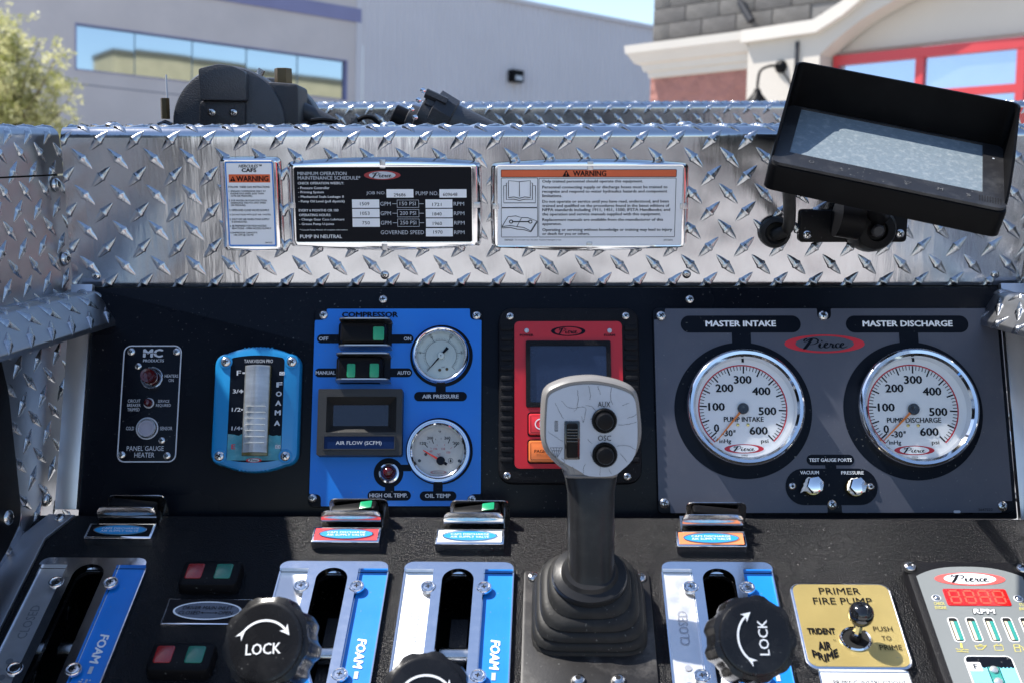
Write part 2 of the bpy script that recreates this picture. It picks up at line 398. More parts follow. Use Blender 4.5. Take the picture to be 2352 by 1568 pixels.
# ---------------------------------------------------------------- screws (shared meshes)
def _cross(r, z, w=.24, l=.95):  # raised cross; its near-black colour stands for the shaded driver recess
    a, b = w * r / 2, l * r / 2
    return slab([(a, a), (a, b), (-a, b), (-a, a), (-b, a), (-b, -a), (-a, -a), (-a, -b), (a, -b), (a, -a), (b, -a), (b, a)], z - .3, z, back=False)
def screw_mesh(kind):
    dome = [(1.0, 0), (1.0, .12), (.94, .28), (.8, .42), (.55, .54), (.3, .59), (0, .60)]
    if kind == 'phillips': return mat_mesh('screw', join(setm(lathe(dome, 20), 0), setm(_cross(1, .612), 1)), [STEELD, DARK])
    if kind == 'torx':
        star = [((.30 if k % 2 else .42) * math.cos(k * math.pi / 6), (.30 if k % 2 else .42) * math.sin(k * math.pi / 6)) for k in range(12)]
        return mat_mesh('screw', join(setm(lathe(dome, 20), 0), setm(slab(star, .3, .605, back=False), 1), setm(slab(circ(0, 0, .15, 10), .4, .615), 0)), [STEELD, DARK])
    if kind == 'hex':
        return mat_mesh('screw', join(setm(lathe([(1, 0), (1, .1), (.9, .4), (.6, .62), (.45, .66), (0, .66)], 20), 0), setm(slab(circ(0, 0, .4, 6), .3, .672, back=False), 1)), [STEELD, DARK])
    if kind == 'washer':   # countersunk screw in a raised cup washer
        cup = [(1.0, 0), (1.0, .35), (.93, .45), (.80, .45), (.70, .25), (.66, .22), (.66, .34), (.6, .40), (.3, .43), (0, .43)]
        return mat_mesh('screw', join(setm(lathe(cup, 24), 0), setm(_cross(.66, .437, .26, 1.0), 1)), [CHROME, DARK])
SCR = {k: screw_mesh(k) for k in ('phillips', 'torx', 'hex', 'washer')}
def screw(T, u, v, rpx, kind='phillips', zf=0.0, parent=None, xy=None, r=None):
    x, y = xy or T.p(u, v, zf); r = r or rpx * T.sx(u, v, zf)
    return T.add('screw', SCR[kind], at=(x, y, zf), rz=random.uniform(0, 1.5), sc=r, parent=parent)
# ---------------------------------------------------------------- the measured planes of the pump panel
V = Vector
panel = Fr(pt(1176, 930, 1.258), c2w((1, 0.001, 0)), c2w((-16, 13384, -2800)))
gy = panel.wp(1176, 657)
plate = Fr(CAM + ray(1176, 657) * ((gy - CAM).dot(c2w((0, 0, -1))) + .016), c2w((1, .004, 0)), c2w((-24, 12296, 2800)))
pb = panel.wp(1176, 1196)
console = Fr(CAM + ray(1176, 1205) * ((pb - CAM).dot(c2w((0, 0, -1))) - .042), c2w((1, .001, .038)), c2w((104, 1844, -2800)))
wingL = Fr(CAM + ray(160, 480) * 1.31, c2w((424, 454, -2800)), c2w((-1352, 18526, 2800)))
wingR = Fr(CAM + ray(2338, 480) * 1.31, -c2w((-424, 454, -2800)), c2w((1352, 18526, 2800)))
if wingR.ez.x > 0: wingR = Fr(wingR.O, -wingR.ex, wingR.ey)
plate2 = Fr(pt(1176, 300, 1.31 * 1.76), c2w((1, .006, 0)), c2w((-24, 12296, 2800)))
UPW = c2w((.027, .9973, .0732))
LB = Fr(pt(830, 150, 46), c2w((3474, 205, -2800)), UPW)
RB = Fr(pt(1720, 150, 17), c2w((2856, -205, 2800)), UPW)
# ---------------------------------------------------------------- ground and buildings
def big_mat(name, col, rough=.85, vs=.6, var=.1, **k): return mat(name, col, 0, rough, var, vs, .05, **k)
CONC = big_mat('pale_concrete', (.46, .445, .42), bump=.4, bs=8, bd=.01)
g = mesh('ground', ([(-400, -400, 0), (400, -400, 0), (400, 400, 0), (-400, 400, 0)], [(0, 1, 2, 3)]), 0)
g.materials.append(big_mat('asphalt', (.10, .10, .105), bump=.6, bs=20, bd=.01, vs=.3, var=.15)); go = bpy.data.objects.new('ground', g); COL.objects.link(go); go['kind'] = 'structure'
g = mesh('concrete_apron', slab([(-40, -10.2), (40, -10.2), (40, 30), (-40, 30)], .002, .006), 0); g.materials.append(CONC)  # unseen apron; its edge is placed to band the plate's reflection
ao = bpy.data.objects.new('concrete_apron', g); COL.objects.link(ao); ao['kind'] = 'structure'
LILAC = big_mat('lilac_grey_stucco', (.62, .55, .525), bump=.5, bs=5, bd=.01, stretch=(1, 1, .25), var=.07, dirt=(.48, .44, .45), damt=.35, dscale=.7)
LILAC2 = big_mat('lilac_siding', (.66, .625, .64), vs=.4, var=.04)
PURP = big_mat('purple_trim_paint', (.26, .255, .41))
WGL = mat('mirror_window_glass', (.48, .54, .57), 1, .02, .02, .5, .01, wave=0)
_n = WGL.node_tree; _b = _n.nodes['Principled BSDF']; _w = _n.nodes.new('ShaderNodeTexNoise'); _w.inputs['Scale'].default_value = .35
_p = _n.nodes.new('ShaderNodeBump'); _p.inputs['Distance'].default_value = .004; _n.links.new(_w.outputs[0], _p.inputs['Height']); _n.links.new(_p.outputs[0], _b.inputs['Normal'])
MUL = mat('mullion_teal', (.10, .17, .22), .3, .4, .05, 3)
FRM = mat('window_frame_metal', (.15, .15, .2), .5, .4, .05, 3)
# the long lilac building on the left
t = Thing('office_building', 'long lilac grey office building with purple band and mirrored strip window', 'building', LB, 830, 150)
x1, _ = t.p(829, 60)
wx0, wyT = t.p(172, 60); wx1, wyT1 = t.p(798, 133); _, wyB = t.p(172, 165); _, wyB1 = t.p(795, 228)
wyT = (wyT + wyT1) / 2; wyB = (wyB + wyB1) / 2
yt = t.p(829, -60)[1]; yb = -14
t.add('wall', slab([(-34, yb), (x1, yb), (x1, yt + 2.2), (-34, yt + 2.2)], -.4, 0, [[(wx0, wyB), (wx1, wyB), (wx1, wyT), (wx0, wyT)]]), LILAC)
t.add('rear_wall', box(-34, x1, yb, yt + 2.2, -12, -11.6), LILAC)
t.add('flat_roof', box(-34, x1, yt + 2.0, yt + 2.19, -11.6, -.41), LILAC)
bt = t.p(829, 22)[1]; bb = t.p(829, 54)[1]
t.add('trim_band', box(-34, x1 - .01, bb, bt, .001, .06), PURP)
for k, yy in enumerate((bb - 3.4, bb + 3.2)):
    t.add('wall_joint', box(-34, x1, yy, yy + .03, .001, .006), FRM)
n = 5; ww = wx1 - wx0
fr = t.add('window', slab([(wx0, wyB), (wx1, wyB), (wx1, wyT), (wx0, wyT)], -.2, .02, [[(wx0 + .05, wyB + .04), (wx1 - .05, wyB + .04), (wx1 - .05, wyT - .04), (wx0 + .05, wyT - .04)]]), PURP)
for k in range(n):
    a = wx0 + ww * k / n; b = wx0 + ww * (k + 1) / n
    o = t.add('pane', box(0, b - a - .03, wyB + .06, wyT - .06, 0, .02), WGL, at=(a + .015, 0, -.16), parent=fr, rot=(random.uniform(-.002, .002), random.uniform(-.003, .003), 0))
    if k: t.add('mullion', box(a - .014, a + .014, wyB + .04, wyT - .04, -.15, -.12), MUL, parent=fr)
# the ribbed metal hall beside it
t = Thing('metal_hall', 'tall ribbed lilac metal hall with sloping roof edge against the sky', 'building', LB, 832, 150)
V_, F_ = [], []; xe = t.p(1560, 60)[0]; k = 0; x = .02; pr = [(0, 0), (.16, 0), (.20, .05), (.26, .05), (.30, 0)]
pts = []
while x < xe:
    for a, b in pr[:-1]: pts.append((x + a, b))
    x += .30
yr = t.p(1330, 29)[1]
for a, b in pts: V_ += [(a, -14, b), (a, yr, b)]
F_ = [(2 * i, 2 * i + 2, 2 * i + 3, 2 * i + 1) for i in range(len(pts) - 1)]
t.add('ribbed_wall', (V_, F_), LILAC2)
t.add('roof_flashing', box(-.02, xe, yr - .12, yr + .05, .06, .12), LILAC2)
t.add('roof', box(0, xe, yr - .1, yr, -14, .05), LILAC2)
t.add('end_wall', box(-.3, -.02, -14, yr, -14, .05), LILAC2)
t = Thing('wall_light', 'small dark box light fixed high on the ribbed metal hall', 'wall light', LB, 1178, 177)
t.add('housing', box(-.29, .29, -.25, .25, .05, .4, .05), BLKP); t.add('lens', box(-.18, .18, -.18, .0, .402, .43), WHTD)
# firehouse on the right
CREAMS = big_mat('cream_stucco', (.53, .485, .425), bump=.5, bs=20, bd=.006, vs=1.5, var=.03)
CREAMS2 = big_mat('pale_stucco_trim', (.57, .53, .475), bump=.3, bs=30, bd=.004, vs=2, var=.03)
BLOCKM = [big_mat('grey_split_block', (.10, .095, .092), bump=1, bs=25, bd=.012, vs=6, var=.2), big_mat('grey_split_block_pale', (.112, .107, .102), bump=1, bs=25, bd=.012, vs=6, var=.2)]
MORT = big_mat('mortar', (.17, .165, .16)); REDST = big_mat('rough_red_stone', (.36, .165, .135), bump=1, bs=7, bd=.06, vs=4, var=.15)
DOORR = big_mat('red_door_frame', (.50, .045, .05), rough=.4)
t = Thing('firehouse', 'cream stucco firehouse with arched bay, grey block wall and red framed door', 'building', RB, 1720, 150)
P = lambda u, v, h=0: t.p(u, v, h)
zb = -.25                                         # the block wall stands a little behind the stucco bay
xl = P(1502, 40, zb)[0]; xr = P(2060, 0, zb)[0]; xcut = P(1885, 0, zb)[0]; yb2 = P(1600, 118, zb)[1]; ytp = P(1600, -120, zb)[1] + .6
wl = t.add('block_wall', box(xl + .01, xcut, yb2 - .3, ytp, zb - 3, zb - .012), MORT)
# side wall of the same masonry going back
t.add('upper_block_wall', box(xcut, xr, P(1960, 20, zb)[1], ytp, zb - 3, zb - .012), MORT)
bh = .232; bw = .60; gm = .012; protos = []
for i in range(4):
    V_, F_ = slab([(0, 0), (bw - gm, 0), (bw - gm, bh - gm), (0, bh - gm)], 0, .03, bev=.008)
    me = mesh('block', (V_, F_)); me.materials.append(BLOCKM[i % 2]); protos.append(me)
row = 0; y = yb2
while y < ytp:
    x = xl - (bw / 2 if row % 2 else 0)
    while x < xr:
        if x + bw > xcut and y < P(1960, 20, zb)[1]: pass
        elif x >= xl - .01:
            t.add('block', protos[random.randrange(4)], at=(x, y, zb - .02 + random.uniform(0, .006)), parent=wl)
        else:
            t.add('block', protos[random.randrange(4)], at=(xl, y, zb - .02), parent=wl, sc=(.5, 1, 1))
        x += bw
    y += bh; row += 1
t.add('red_stone_base', box(P(1493, 200, zb)[0], P(1717, 150)[0], -4.5, P(1600, 165, zb)[1], zb - 3, zb - .01), REDST)
# cornice with stepped profile
yc0 = P(1600, 172, zb)[1]; yc1 = P(1600, 96, zb)[1]; hh = yc1 - yc0; xc0 = P(1503, 100, zb)[0]; xc1 = P(1718, 100)[0] - .01
prof = [(0, .0), (.08, .03), (.1, .2), (.18, .22), (.22, .4), (.34, .46), (.46, .72), (.5, .76), (.52, 1.0), (0, 1.02)]
LL = []
for (z, yy) in prof: LL.append((z, yc0 + yy * hh))
Vc = [(xc0 - z * .62, y_, zb + z * .62) for z, y_ in LL] + [(xc1, y_, zb + z * .62) for z, y_ in LL]; m_ = len(LL)
t.add('cornice', (Vc, [(i, i + m_, (i + 1) % m_ + m_, (i + 1) % m_) for i in range(m_)] + [tuple(range(m_)), tuple(range(2 * m_ - 1, m_ - 1, -1))]), CREAMS2, label='pale stepped cornice')
# stucco bay: stepped parapet, arched recess
top = [P(1719.5, 72), P(1878, 48), P(1940, 8), P(2010, -52), P(2120, -120), P(2420, -160)]
archo = catmull([P(1883, 126), P(1915, 96), P(1975, 48), P(2045, 6), P(2140, -40), P(2300, -85)], 5)
xR = P(2600, 0)[0]
outer = [(P(1719, 200)[0], -4.5)] + top + [(xR, top[-1][1]), (xR, archo[-1][1])] + archo[::-1] + [(archo[0][0], -4.5)]
t.add('stucco_bay', slab(outer, -.35, 0), CREAMS)
cap = top; cap_lo = [(a + (.0 if i == 0 else .04), b - .17) for i, (a, b) in enumerate(top)]
t.add('parapet_cap', slab([(top[0][0] - .05, top[0][1])] + top[1:] + cap_lo[::-1][:-1] + [(top[0][0] - .05, top[0][1] - .17)], -.02, .11), CREAMS2)
t.add('recess_wall', box(archo[0][0] - .01, xR, P(2300, 82, -.4)[1], archo[-1][1] + .2, -.6, -.38), CREAMS)
# red framed door with panes
ydt = P(2000, 121, -.3)[1]; dx0 = P(1916, 130, -.3)[0]
dv = [dx0, P(2112, 130, -.3)[0], P(2345, 130, -.3)[0]]; step = dv[2] - dv[1]; dv.append(dv[2] + step)
door = t.add('door', box(dx0, xR, ydt - .13, ydt, -.38, -.28), DOORR, label='red framed glass bay door')
PGL = mat('door_glass', (.50, .56, .66), .85, .05, .05, 1.2, .02)
rh = P(2300, 195, -.3)[1]
for k in range(4):
    if k < 3:
        t.add('pane', box(dv[k] + .05, dv[k + 1] - .02, rh, ydt - .13, -.36, -.34), PGL, parent=door)
        t.add('pane', box(dv[k] + .05, dv[k + 1] - .02, rh - .75, rh - .1, -.36, -.34), PGL, parent=door)
    t.add('door_bar', box(dv[k] - (.0 if k == 0 else .045), dv[k] + .06, -4.5, ydt - .131, -.37, -.285), DOORR, parent=door)
t.add('door_rail', box(dx0 + .07, xR, rh - .1, rh, -.365, -.29), DOORR, parent=door)
t.add('door_panel', box(dx0 + .07, xR, -4.5, rh - .76, -.37, -.33), DOORR, parent=door)
# gooseneck lamp and conduit on the stucco bay
t = Thing('gooseneck_lamp', 'black gooseneck wall lamp on the cream stucco beside the arch', 'wall lamp', RB, 2098 - 0, 152)
t.o.matrix_world = RB.mat(*RB.l(2094 - 0, 152), 0)
t = Thing('gooseneck_lamp_probe', 'x', 'x', RB, 1795, 154); bpy.data.objects.remove(t.o)
for o in [o for o in bpy.data.objects if o.name == 'gooseneck_lamp']: bpy.data.objects.remove(o)
t = Thing('gooseneck_lamp', 'black gooseneck wall lamp on the cream stucco beside the arch', 'wall lamp', RB, 1795, 154)
P = lambda u, v, h=0: t.p(u, v, h)
t.add('wall_rose', lathe([(.09, 0), (.09, .03), (.05, .07), (.0, .08)], 16), BLKP)
q = [(0, 0, .05), (*P(1770, 152, .3), .3), (*P(1748, 162, .5), .5), (*P(1741, 185, .55), .55), (*P(1739, 218, .55), .55)]
t.add('arm', tube(catmull(q, 5), .018, 8), BLKP)
lx, ly = P(1739, 226, .55)
t.add('shade', xf(lathe([(.04, .12), (.06, .06), (.16, -.06), (.155, -.065), (.05, .04), (0, .05)], 18), Matrix.Translation((lx, ly, .55)) @ Matrix.Rotation(-math.pi / 2, 4, 'X')), BLKP)
t.add('stay', tube([(0, -.02, .04), (*P(1822, 200, .05), .05)], .012, 6), BLKP)
t = Thing('conduit', 'dark vertical conduit strip on the stucco above the gooseneck lamp', 'conduit', RB, 1832, 130)
a = t.p(1831, 97)[1]; t.add('pipe', box(-.02, .02, t.p(1831, 240)[1], a, 0.002, .05, .008), CASTD)
# spotlight cast in shadow on the block wall
t = Thing('flood_light', 'dark flood light on an arm hanging over the grey block wall', 'flood light', RB, 1960, -60)
a = t.p(1935, -30, .1); b = t.p(1962, 20, .05); c = t.p(1990, 52, .0)
t.add('arm', tube([(a[0], a[1], -.1), (b[0], b[1], -.12), (c[0], c[1], -.16)], [.05, .07, .075], 8), CASTD)
for o in list(t.o.children): bpy.data.objects.remove(o)
bpy.data.objects.remove(t.o)
t = Thing('flood_light', 'dark slim flood light hanging on the grey block wall below the eaves', 'flood light', RB, 1710, 10, h=-.2)
a = t.p(1695, -25); b = t.p(1708, 8); c = t.p(1735, 52)
t.add('arm', tube([(a[0], a[1], .06), (b[0], b[1], .09)], .03, 8), CASTD)
t.add('lamp_head', tube([(b[0], b[1], .09), (c[0], c[1], .1)], [.05, .06], 8), CASTD)
# beige block building behind the viewer's right (seen in the mirrored window)
BEIGE = big_mat('beige_split_block', (.50, .43, .27), bump=1, bs=6, bd=.05, vs=.8, var=.12)
n_ = LB.ez; c_ = -(LB.O - CAM).dot(n_)
def mirror(p): return p - n_ * 2 * ((p - LB.O).dot(n_))
fr_ = Fr(mirror(CAM + (ray(480, 148)) * 132), -LB.ex, LB.ey)
t = Thing('block_building', 'long beige block building with dark coping across the yard', 'building', fr_, xy=(0, 0))
hw = [mirror(CAM + ray(u, 148) * 132) for u in (186, 830)]
e0 = (hw[0] - fr_.O).dot(fr_.ex)
xa, xb = sorted((e0, e0 - math.copysign(120, e0)))
t.add('wall', box(xa, xb, -14, 0, -6, 0), BEIGE); t.add('coping', box(xa - .1, xb + .1, .01, .45, -6.1, .15), big_mat('dark_coping', (.12, .11, .08)))
# ---------------------------------------------------------------- tread plate
PITCHM = .0375
def make_prof(segs):
    """segs: list of ('l', length, angle) / ('a', radius, from, to) walked as arc length; returns f(s) -> (y, z, ny, nz)"""
    P = []; y = z = 0.0
    pts = [(0.0, 0.0, 0.0)]                                       # y, z, direction angle
    for sg in segs:
        if sg[0] == 'l':
            a = sg[2]; n = max(1, int(sg[1] / .01))
            for k in range(n):
                y += math.cos(a) * sg[1] / n; z += math.sin(a) * sg[1] / n; pts.append((y, z, a))
        else:
            R, a0, a1 = sg[1:]; n = 10
            for k in range(n):
                a = a0 + (a1 - a0) * (k + .5) / n; d = R * abs(a1 - a0) / n
                y += math.cos(a) * d; z += math.sin(a) * d; pts.append((y, z, a0 + (a1 - a0) * (k + 1) / n))
    S_ = [0.0]
    for i in range(1, len(pts)): S_.append(S_[-1] + math.hypot(pts[i][0] - pts[i - 1][0], pts[i][1] - pts[i - 1][1]))
    def f(s):
        s = min(max(s, 0), S_[-1])
        i = max(1, next((k for k in range(len(S_)) if S_[k] >= s), len(S_) - 1)); t = (s - S_[i - 1]) / max(S_[i] - S_[i - 1], 1e-9)
        a, b = pts[i - 1], pts[i]; an = a[2] + (b[2] - a[2]) * t
        return a[0] + (b[0] - a[0]) * t, a[1] + (b[1] - a[1]) * t, -math.sin(an), math.cos(an)
    return f, S_, S_[-1]
def bar_geo(f, s0, sgn, smax, L=.0300, Wd=.0098, H=.0023, x0=0.0, xlim=None):
    c, q = math.cos(math.radians(46)), math.sin(math.radians(46)) * sgn
    V_, F_ = [], []; ts = [-1, -.8, -.55, -.3, -.14, -.05, .05, .14, .3, .55, .8, 1]
    cs = [(-1, 0), (-.72, .75), (-.1, 1.0), (.45, .8), (1, 0)]
    for t in ts:
        a = t * L / 2; hw = Wd / 2 * max(.03, (1 - abs(t)) ** .62) * (1.15 if abs(t) < .1 else 1); h = H * max(.02, (1 - abs(t) ** 1.6)) * (1.3 if abs(t) < .1 else 1)
        for b, k in cs:
            x = a * c - b * hw * q; s = s0 + a * q + b * hw * c
            x += x0
            if xlim: x = min(max(x, xlim[0]), xlim[1])
            y, z, ny, nz = f(min(max(s, 0), smax)); e = h * k - .0001 * (k == 0)
            V_.append((x, y + ny * e, z + nz * e))
    n = len(cs)
    for i in range(len(ts) - 1):
        for j in range(n - 1): F_.append((i * n + j, (i + 1) * n + j, (i + 1) * n + j + 1, i * n + j + 1))
    if sgn > 0: pass
    return V_, F_
def fixn(me):
    import bmesh
    b = bmesh.new(); b.from_mesh(me); b.free(); return me
def tread(T, name, segs, x0, x1, px0, ps0, skip=None, th=.003, mt=None, mb=None, one=False, cut=None, lab=None):
    """sheet extruded along x with raised bars; px0/ps0 place one '/' bar"""
    f, SS, smax = make_prof(segs); mt = mt or ALU; mb = mb or ALUB
    V_ = []; nx = 2
    for s in SS:
        y, z, ny, nz = f(s)
        V_ += [(x0, y, z), (x1, y, z), (x0, y - ny * th, z - nz * th), (x1, y - ny * th, z - nz * th)]
    F_ = []
    for i in range(len(SS) - 1):
        a, b = 4 * i, 4 * (i + 1)
        F_ += [(a, a + 1, b + 1, b), (a + 2, b + 2, b + 3, a + 3), (a, b, b + 2, a + 2), (a + 1, a + 3, b + 3, b + 1)]
    F_ += [(0, 2, 3, 1), (4 * len(SS) - 4, 4 * len(SS) - 3, 4 * len(SS) - 1, 4 * len(SS) - 2)]
    if cut: V_ = [cut(v) for v in V_]
    sheet = T.add(name, (V_, F_), mt, label=lab)
    allb = []
    for sgn in (1, -1):
        s = ps0 - math.ceil(ps0 / PITCHM) * PITCHM - PITCHM + (PITCHM / 2 if sgn < 0 else 0)
        while s < smax + .01:
            if s > -.012:
                geo = bar_geo(f, s, sgn, smax); me = None
                x = px0 + math.floor((x0 - px0) / PITCHM) * PITCHM + (PITCHM / 2 if sgn < 0 else 0)
                while x < x1 + .012:
                    edge = x - .0105 < x0 or x + .0105 > x1
                    if (x > x0 - .008 and x < x1 + .008) and not (skip and skip(x, s)):
                        if one or cut:
                            g_ = bar_geo(f, s, sgn, smax, x0=x, xlim=(x0, x1))
                            if cut:
                                if skip is None or True: g_ = ([cut(v) for v in g_[0]], g_[1])
                            allb.append(g_)
                        elif edge:
                            T.add('tread_bar', bar_geo(f, s, sgn, smax, x0=x, xlim=(x0, x1)), mb, parent=sheet)
                        else:
                            if me is None: me = mesh('tread_bar', geo); me.materials.append(mb)
                            T.add('tread_bar', me, at=(x, 0, 0), parent=sheet)
                    x += PITCHM
            s += PITCHM
    if allb: T.add('tread_bar_field', join(*allb), mb, parent=sheet, kind='stuff')
    return sheet
# near plate: face rises from its lower edge, rolls back over the top
t = Thing('tread_plate_guard', 'bright diamond tread plate guard running across above the gauge panels', 'tread plate', plate, xy=(0, 0))
H0 = plate.l(1176, 292)[1]
R_ = .011
f0 = math.pi
segsN = [('l', H0 - R_, 0.0), ('a', R_, 0.0, -math.pi / 2 - .03), ('l', .05, -math.pi / 2 - .03)]
# z grows towards the viewer, so rolling back is towards -z
bx, by = plate.l(393 , 352)                    # one measured '/' bar: zoom (660,190) of the left crop
bx, by = plate.l((660 / 1.68) * .5742, (450 + 190 / 1.68) * .5742)
tread(t, 'tread_sheet', segsN, -.468, .56, bx, by)
for u, v in ((221, 634), (884, 632), (1577, 630), (2285, 631)):
    screw(t, u, v, 10, 'torx')
t.add('gap_filler_strip', box(-.468, .56, -.05, -.0005, -.003, 0), DARK)  # dark filler added to close the open gap beneath the plate
f_, S_, sm = make_prof(segsN)
for u in (236, 884, 1583):
    x = t.p(u, 292)[0]; y, z, ny, nz = f_(sm - .030)
    t.add('screw', SCR['phillips'], at=(x, y, z), sc=.0085, rot=(-math.pi / 2, 0, 0))
# far plate beyond the well
t = Thing('far_tread_plate', 'second diamond tread plate edge standing behind the near one', 'tread plate', plate2, xy=(0, 0))
H2 = plate2.l(1400, 236)[1]
bx, by = plate2.l(631.6 + 640 * .3418, 114.8 + 400 * .3418)
tread(t, 'tread_sheet', [('l', .34, 0), ('a', R_, 0, -math.pi / 2 - .03), ('l', .05, -math.pi / 2 - .03)], plate2.l(640, 240)[0], 1.1, bx, by - H2 + .34 + R_, one=True)
t.o.matrix_world = plate2.mat(0, H2 - .34 - R_, 0)
t = Thing('well_floor', 'x', 'x', plate2, xy=(0, 0), kind='structure')
t.o['kind'] = 'structure'; t.add('floor_sheet', slab([(-1.1, -.35), (1.2, -.35), (1.2, -.33), (-1.1, -.33)], 0.0, 1.0), CASTD)
# left side wall, seam and lower part
t = Thing('left_side_wall', 'left tread plate side wall of the console well with a horizontal seam', 'tread plate', wingL, xy=(0, 0))
ys = wingL.l(70, 405)[1]; yt = wingL.l(60, 288)[1]
bx, by = wingL.l((255 / 1.68) * .5742, (450 + 650 / 1.68) * .5742)
LOW = -.62
def pcut(v):   # the wall ends where it meets the gauge panel
    if v[1] > -.088: return v
    w = wingL.w(*v); d = (w - panel.O).dot(panel.ez) - .008
    if d < 0: return (v[0] + d / -wingL.ex.dot(panel.ez) * -1 if False else v[0] - d / wingL.ex.dot(panel.ez), v[1], v[2])
    return v
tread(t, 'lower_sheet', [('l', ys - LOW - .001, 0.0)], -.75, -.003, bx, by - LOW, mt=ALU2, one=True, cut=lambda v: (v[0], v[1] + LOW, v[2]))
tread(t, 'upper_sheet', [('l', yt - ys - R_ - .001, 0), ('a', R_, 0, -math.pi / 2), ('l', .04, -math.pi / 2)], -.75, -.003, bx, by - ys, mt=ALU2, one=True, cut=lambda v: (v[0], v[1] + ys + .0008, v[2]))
t.add('seam_backing', box(-.75, -.01, ys - .01, ys + .01, -.012, -.0035), DARK)  # dark strip added behind the seam so its gap looks shaded
for u, v in ((127, 425), (148, 595), (108, 1147)):
    screw(t, u, v, 8.5, 'torx', zf=.001)
t = Thing('left_ledge', 'bent tread plate ledge jutting from the left side wall over the gauge panel', 'tread plate', wingL, xy=(0, 0))
def ledge(t, x0, x1, px0):
    top = -.086; sg = [('l', .040, math.pi / 2), ('a', .014, math.pi / 2, math.pi), ('l', .014, math.pi)]
    # walk outwards (+z) then roll down (-y); profile normal must face up/out
    def remap(v): return v
    f, SS, smax = make_prof([('l', .032, math.pi / 2), ('a', .010, math.pi / 2, 2.55), ('l', .032, 2.55), ('a', .004, 2.55, math.pi), ('l', .004, math.pi)])
    def flipf(s):
        y, z, ny, nz = f(s); return y + top, z, -ny, -nz
    V_ = []
    rnd = lambda s: .010 * (s / smax) ** 3
    for s in SS:
        y, z, ny, nz = flipf(s)
        V_ += [(x0, y, z), (x1 - rnd(s), y, z), (x0, y - ny * .003, z - nz * .003), (x1 - rnd(s), y - ny * .003, z - nz * .003)]
    F_ = []
    for i in range(len(SS) - 1):
        a, b = 4 * i, 4 * (i + 1)
        F_ += [(a, b, b + 1, a + 1), (a + 2, a + 3, b + 3, b + 2), (a, a + 2, b + 2, b), (a + 1, b + 1, b + 3, a + 3)]
    F_ += [(0, 1, 3, 2), (4 * len(SS) - 4, 4 * len(SS) - 2, 4 * len(SS) - 1, 4 * len(SS) - 3)]
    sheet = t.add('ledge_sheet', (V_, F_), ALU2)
    for sgn in (1, -1):
        s = .010 + (PITCHM / 2 if sgn < 0 else 0)
        while s < smax - .002:
            me = None; x = px0 + math.floor((x0 - px0) / PITCHM) * PITCHM + (PITCHM / 2 if sgn < 0 else 0)
            while x < x1 - .014:
                if x > x0 + .014:
                    if me is None:
                        g_ = bar_geo(flipf, s, sgn, smax); me = mesh('tread_bar', (g_[0], [q[::-1] for q in g_[1]])); me.materials.append(ALUB)
                    t.add('tread_bar', me, at=(x, 0, 0), parent=sheet)
                x += PITCHM
            s += PITCHM
ledge(t, -.62, -.012, -.03)
# right side
t = Thing('right_side_wall', 'right tread plate side wall of the console well at the picture edge', 'tread plate', wingR, xy=(0, 0))
tread(t, 'side_sheet', [('l', .70, 0)], .02, .75, .03, .02, one=True, cut=lambda v: (v[0], v[1] - .62, v[2]))
t = Thing('right_ledge', 'short bent tread plate ledge jutting in at the right end of the gauge panel', 'tread plate', wingR, xy=(0, 0))
def ledge_r(t):
    # same profile, built on the mirrored side: the end near the panel is at small x
    top = -.086
    f, SS, smax = make_prof([('l', .028, math.pi / 2), ('a', .010, math.pi / 2, 2.55), ('l', .030, 2.55), ('a', .004, 2.55, math.pi), ('l', .004, math.pi)])
    def ff(s):
        y, z, ny, nz = f(s); return y + top, z, -ny, -nz
    x0, x1 = -.006, .45; V_ = []
    for s in SS:
        y, z, ny, nz = ff(s); r = .012 * (s / smax) ** 3
        V_ += [(x0 + r, y, z), (x1, y, z), (x0 + r, y - ny * .003, z - nz * .003), (x1, y - ny * .003, z - nz * .003)]
    F_ = []
    for i in range(len(SS) - 1):
        a, b = 4 * i, 4 * (i + 1)
        F_ += [(a, b, b + 1, a + 1), (a + 2, a + 3, b + 3, b + 2), (a, a + 2, b + 2, b), (a + 1, b + 1, b + 3, a + 3)]
    F_ += [(0, 1, 3, 2)]
    sheet = t.add('ledge_sheet', (V_, F_), ALU2)
    for sgn in (1, -1):
        s = .012 + (PITCHM / 2 if sgn < 0 else 0)
        while s < smax - .002:
            g_ = bar_geo(ff, s, sgn, smax); me = mesh('tread_bar', (g_[0], [q[::-1] for q in g_[1]])); me.materials.append(ALUB)
            x = .022 + (PITCHM / 2 if sgn < 0 else 0)
            while x < .42: t.add('tread_bar', me, at=(x, 0, 0), parent=sheet); x += PITCHM
            s += PITCHM
ledge_r(t)
# black side board at the far left edge
t = Thing('black_side_board', 'black board with one screw standing against the left side wall', 'board', wingL, xy=(0, 0))
zz = .02; o_ = [t.p(-200, 760, zz), t.p(2, 812, zz), t.p(22, 900, zz), t.p(50, 1160, zz), t.p(48, 1200, zz), t.p(20, 1262, zz), t.p(-20, 1330, zz), t.p(-260, 1500, zz)]
t.add('board_sheet', slab(rpoly(o_, .004), .006, zz, bev=.002), BLKP)
screw(t, 17, 1187, 11, 'phillips', zf=zz)
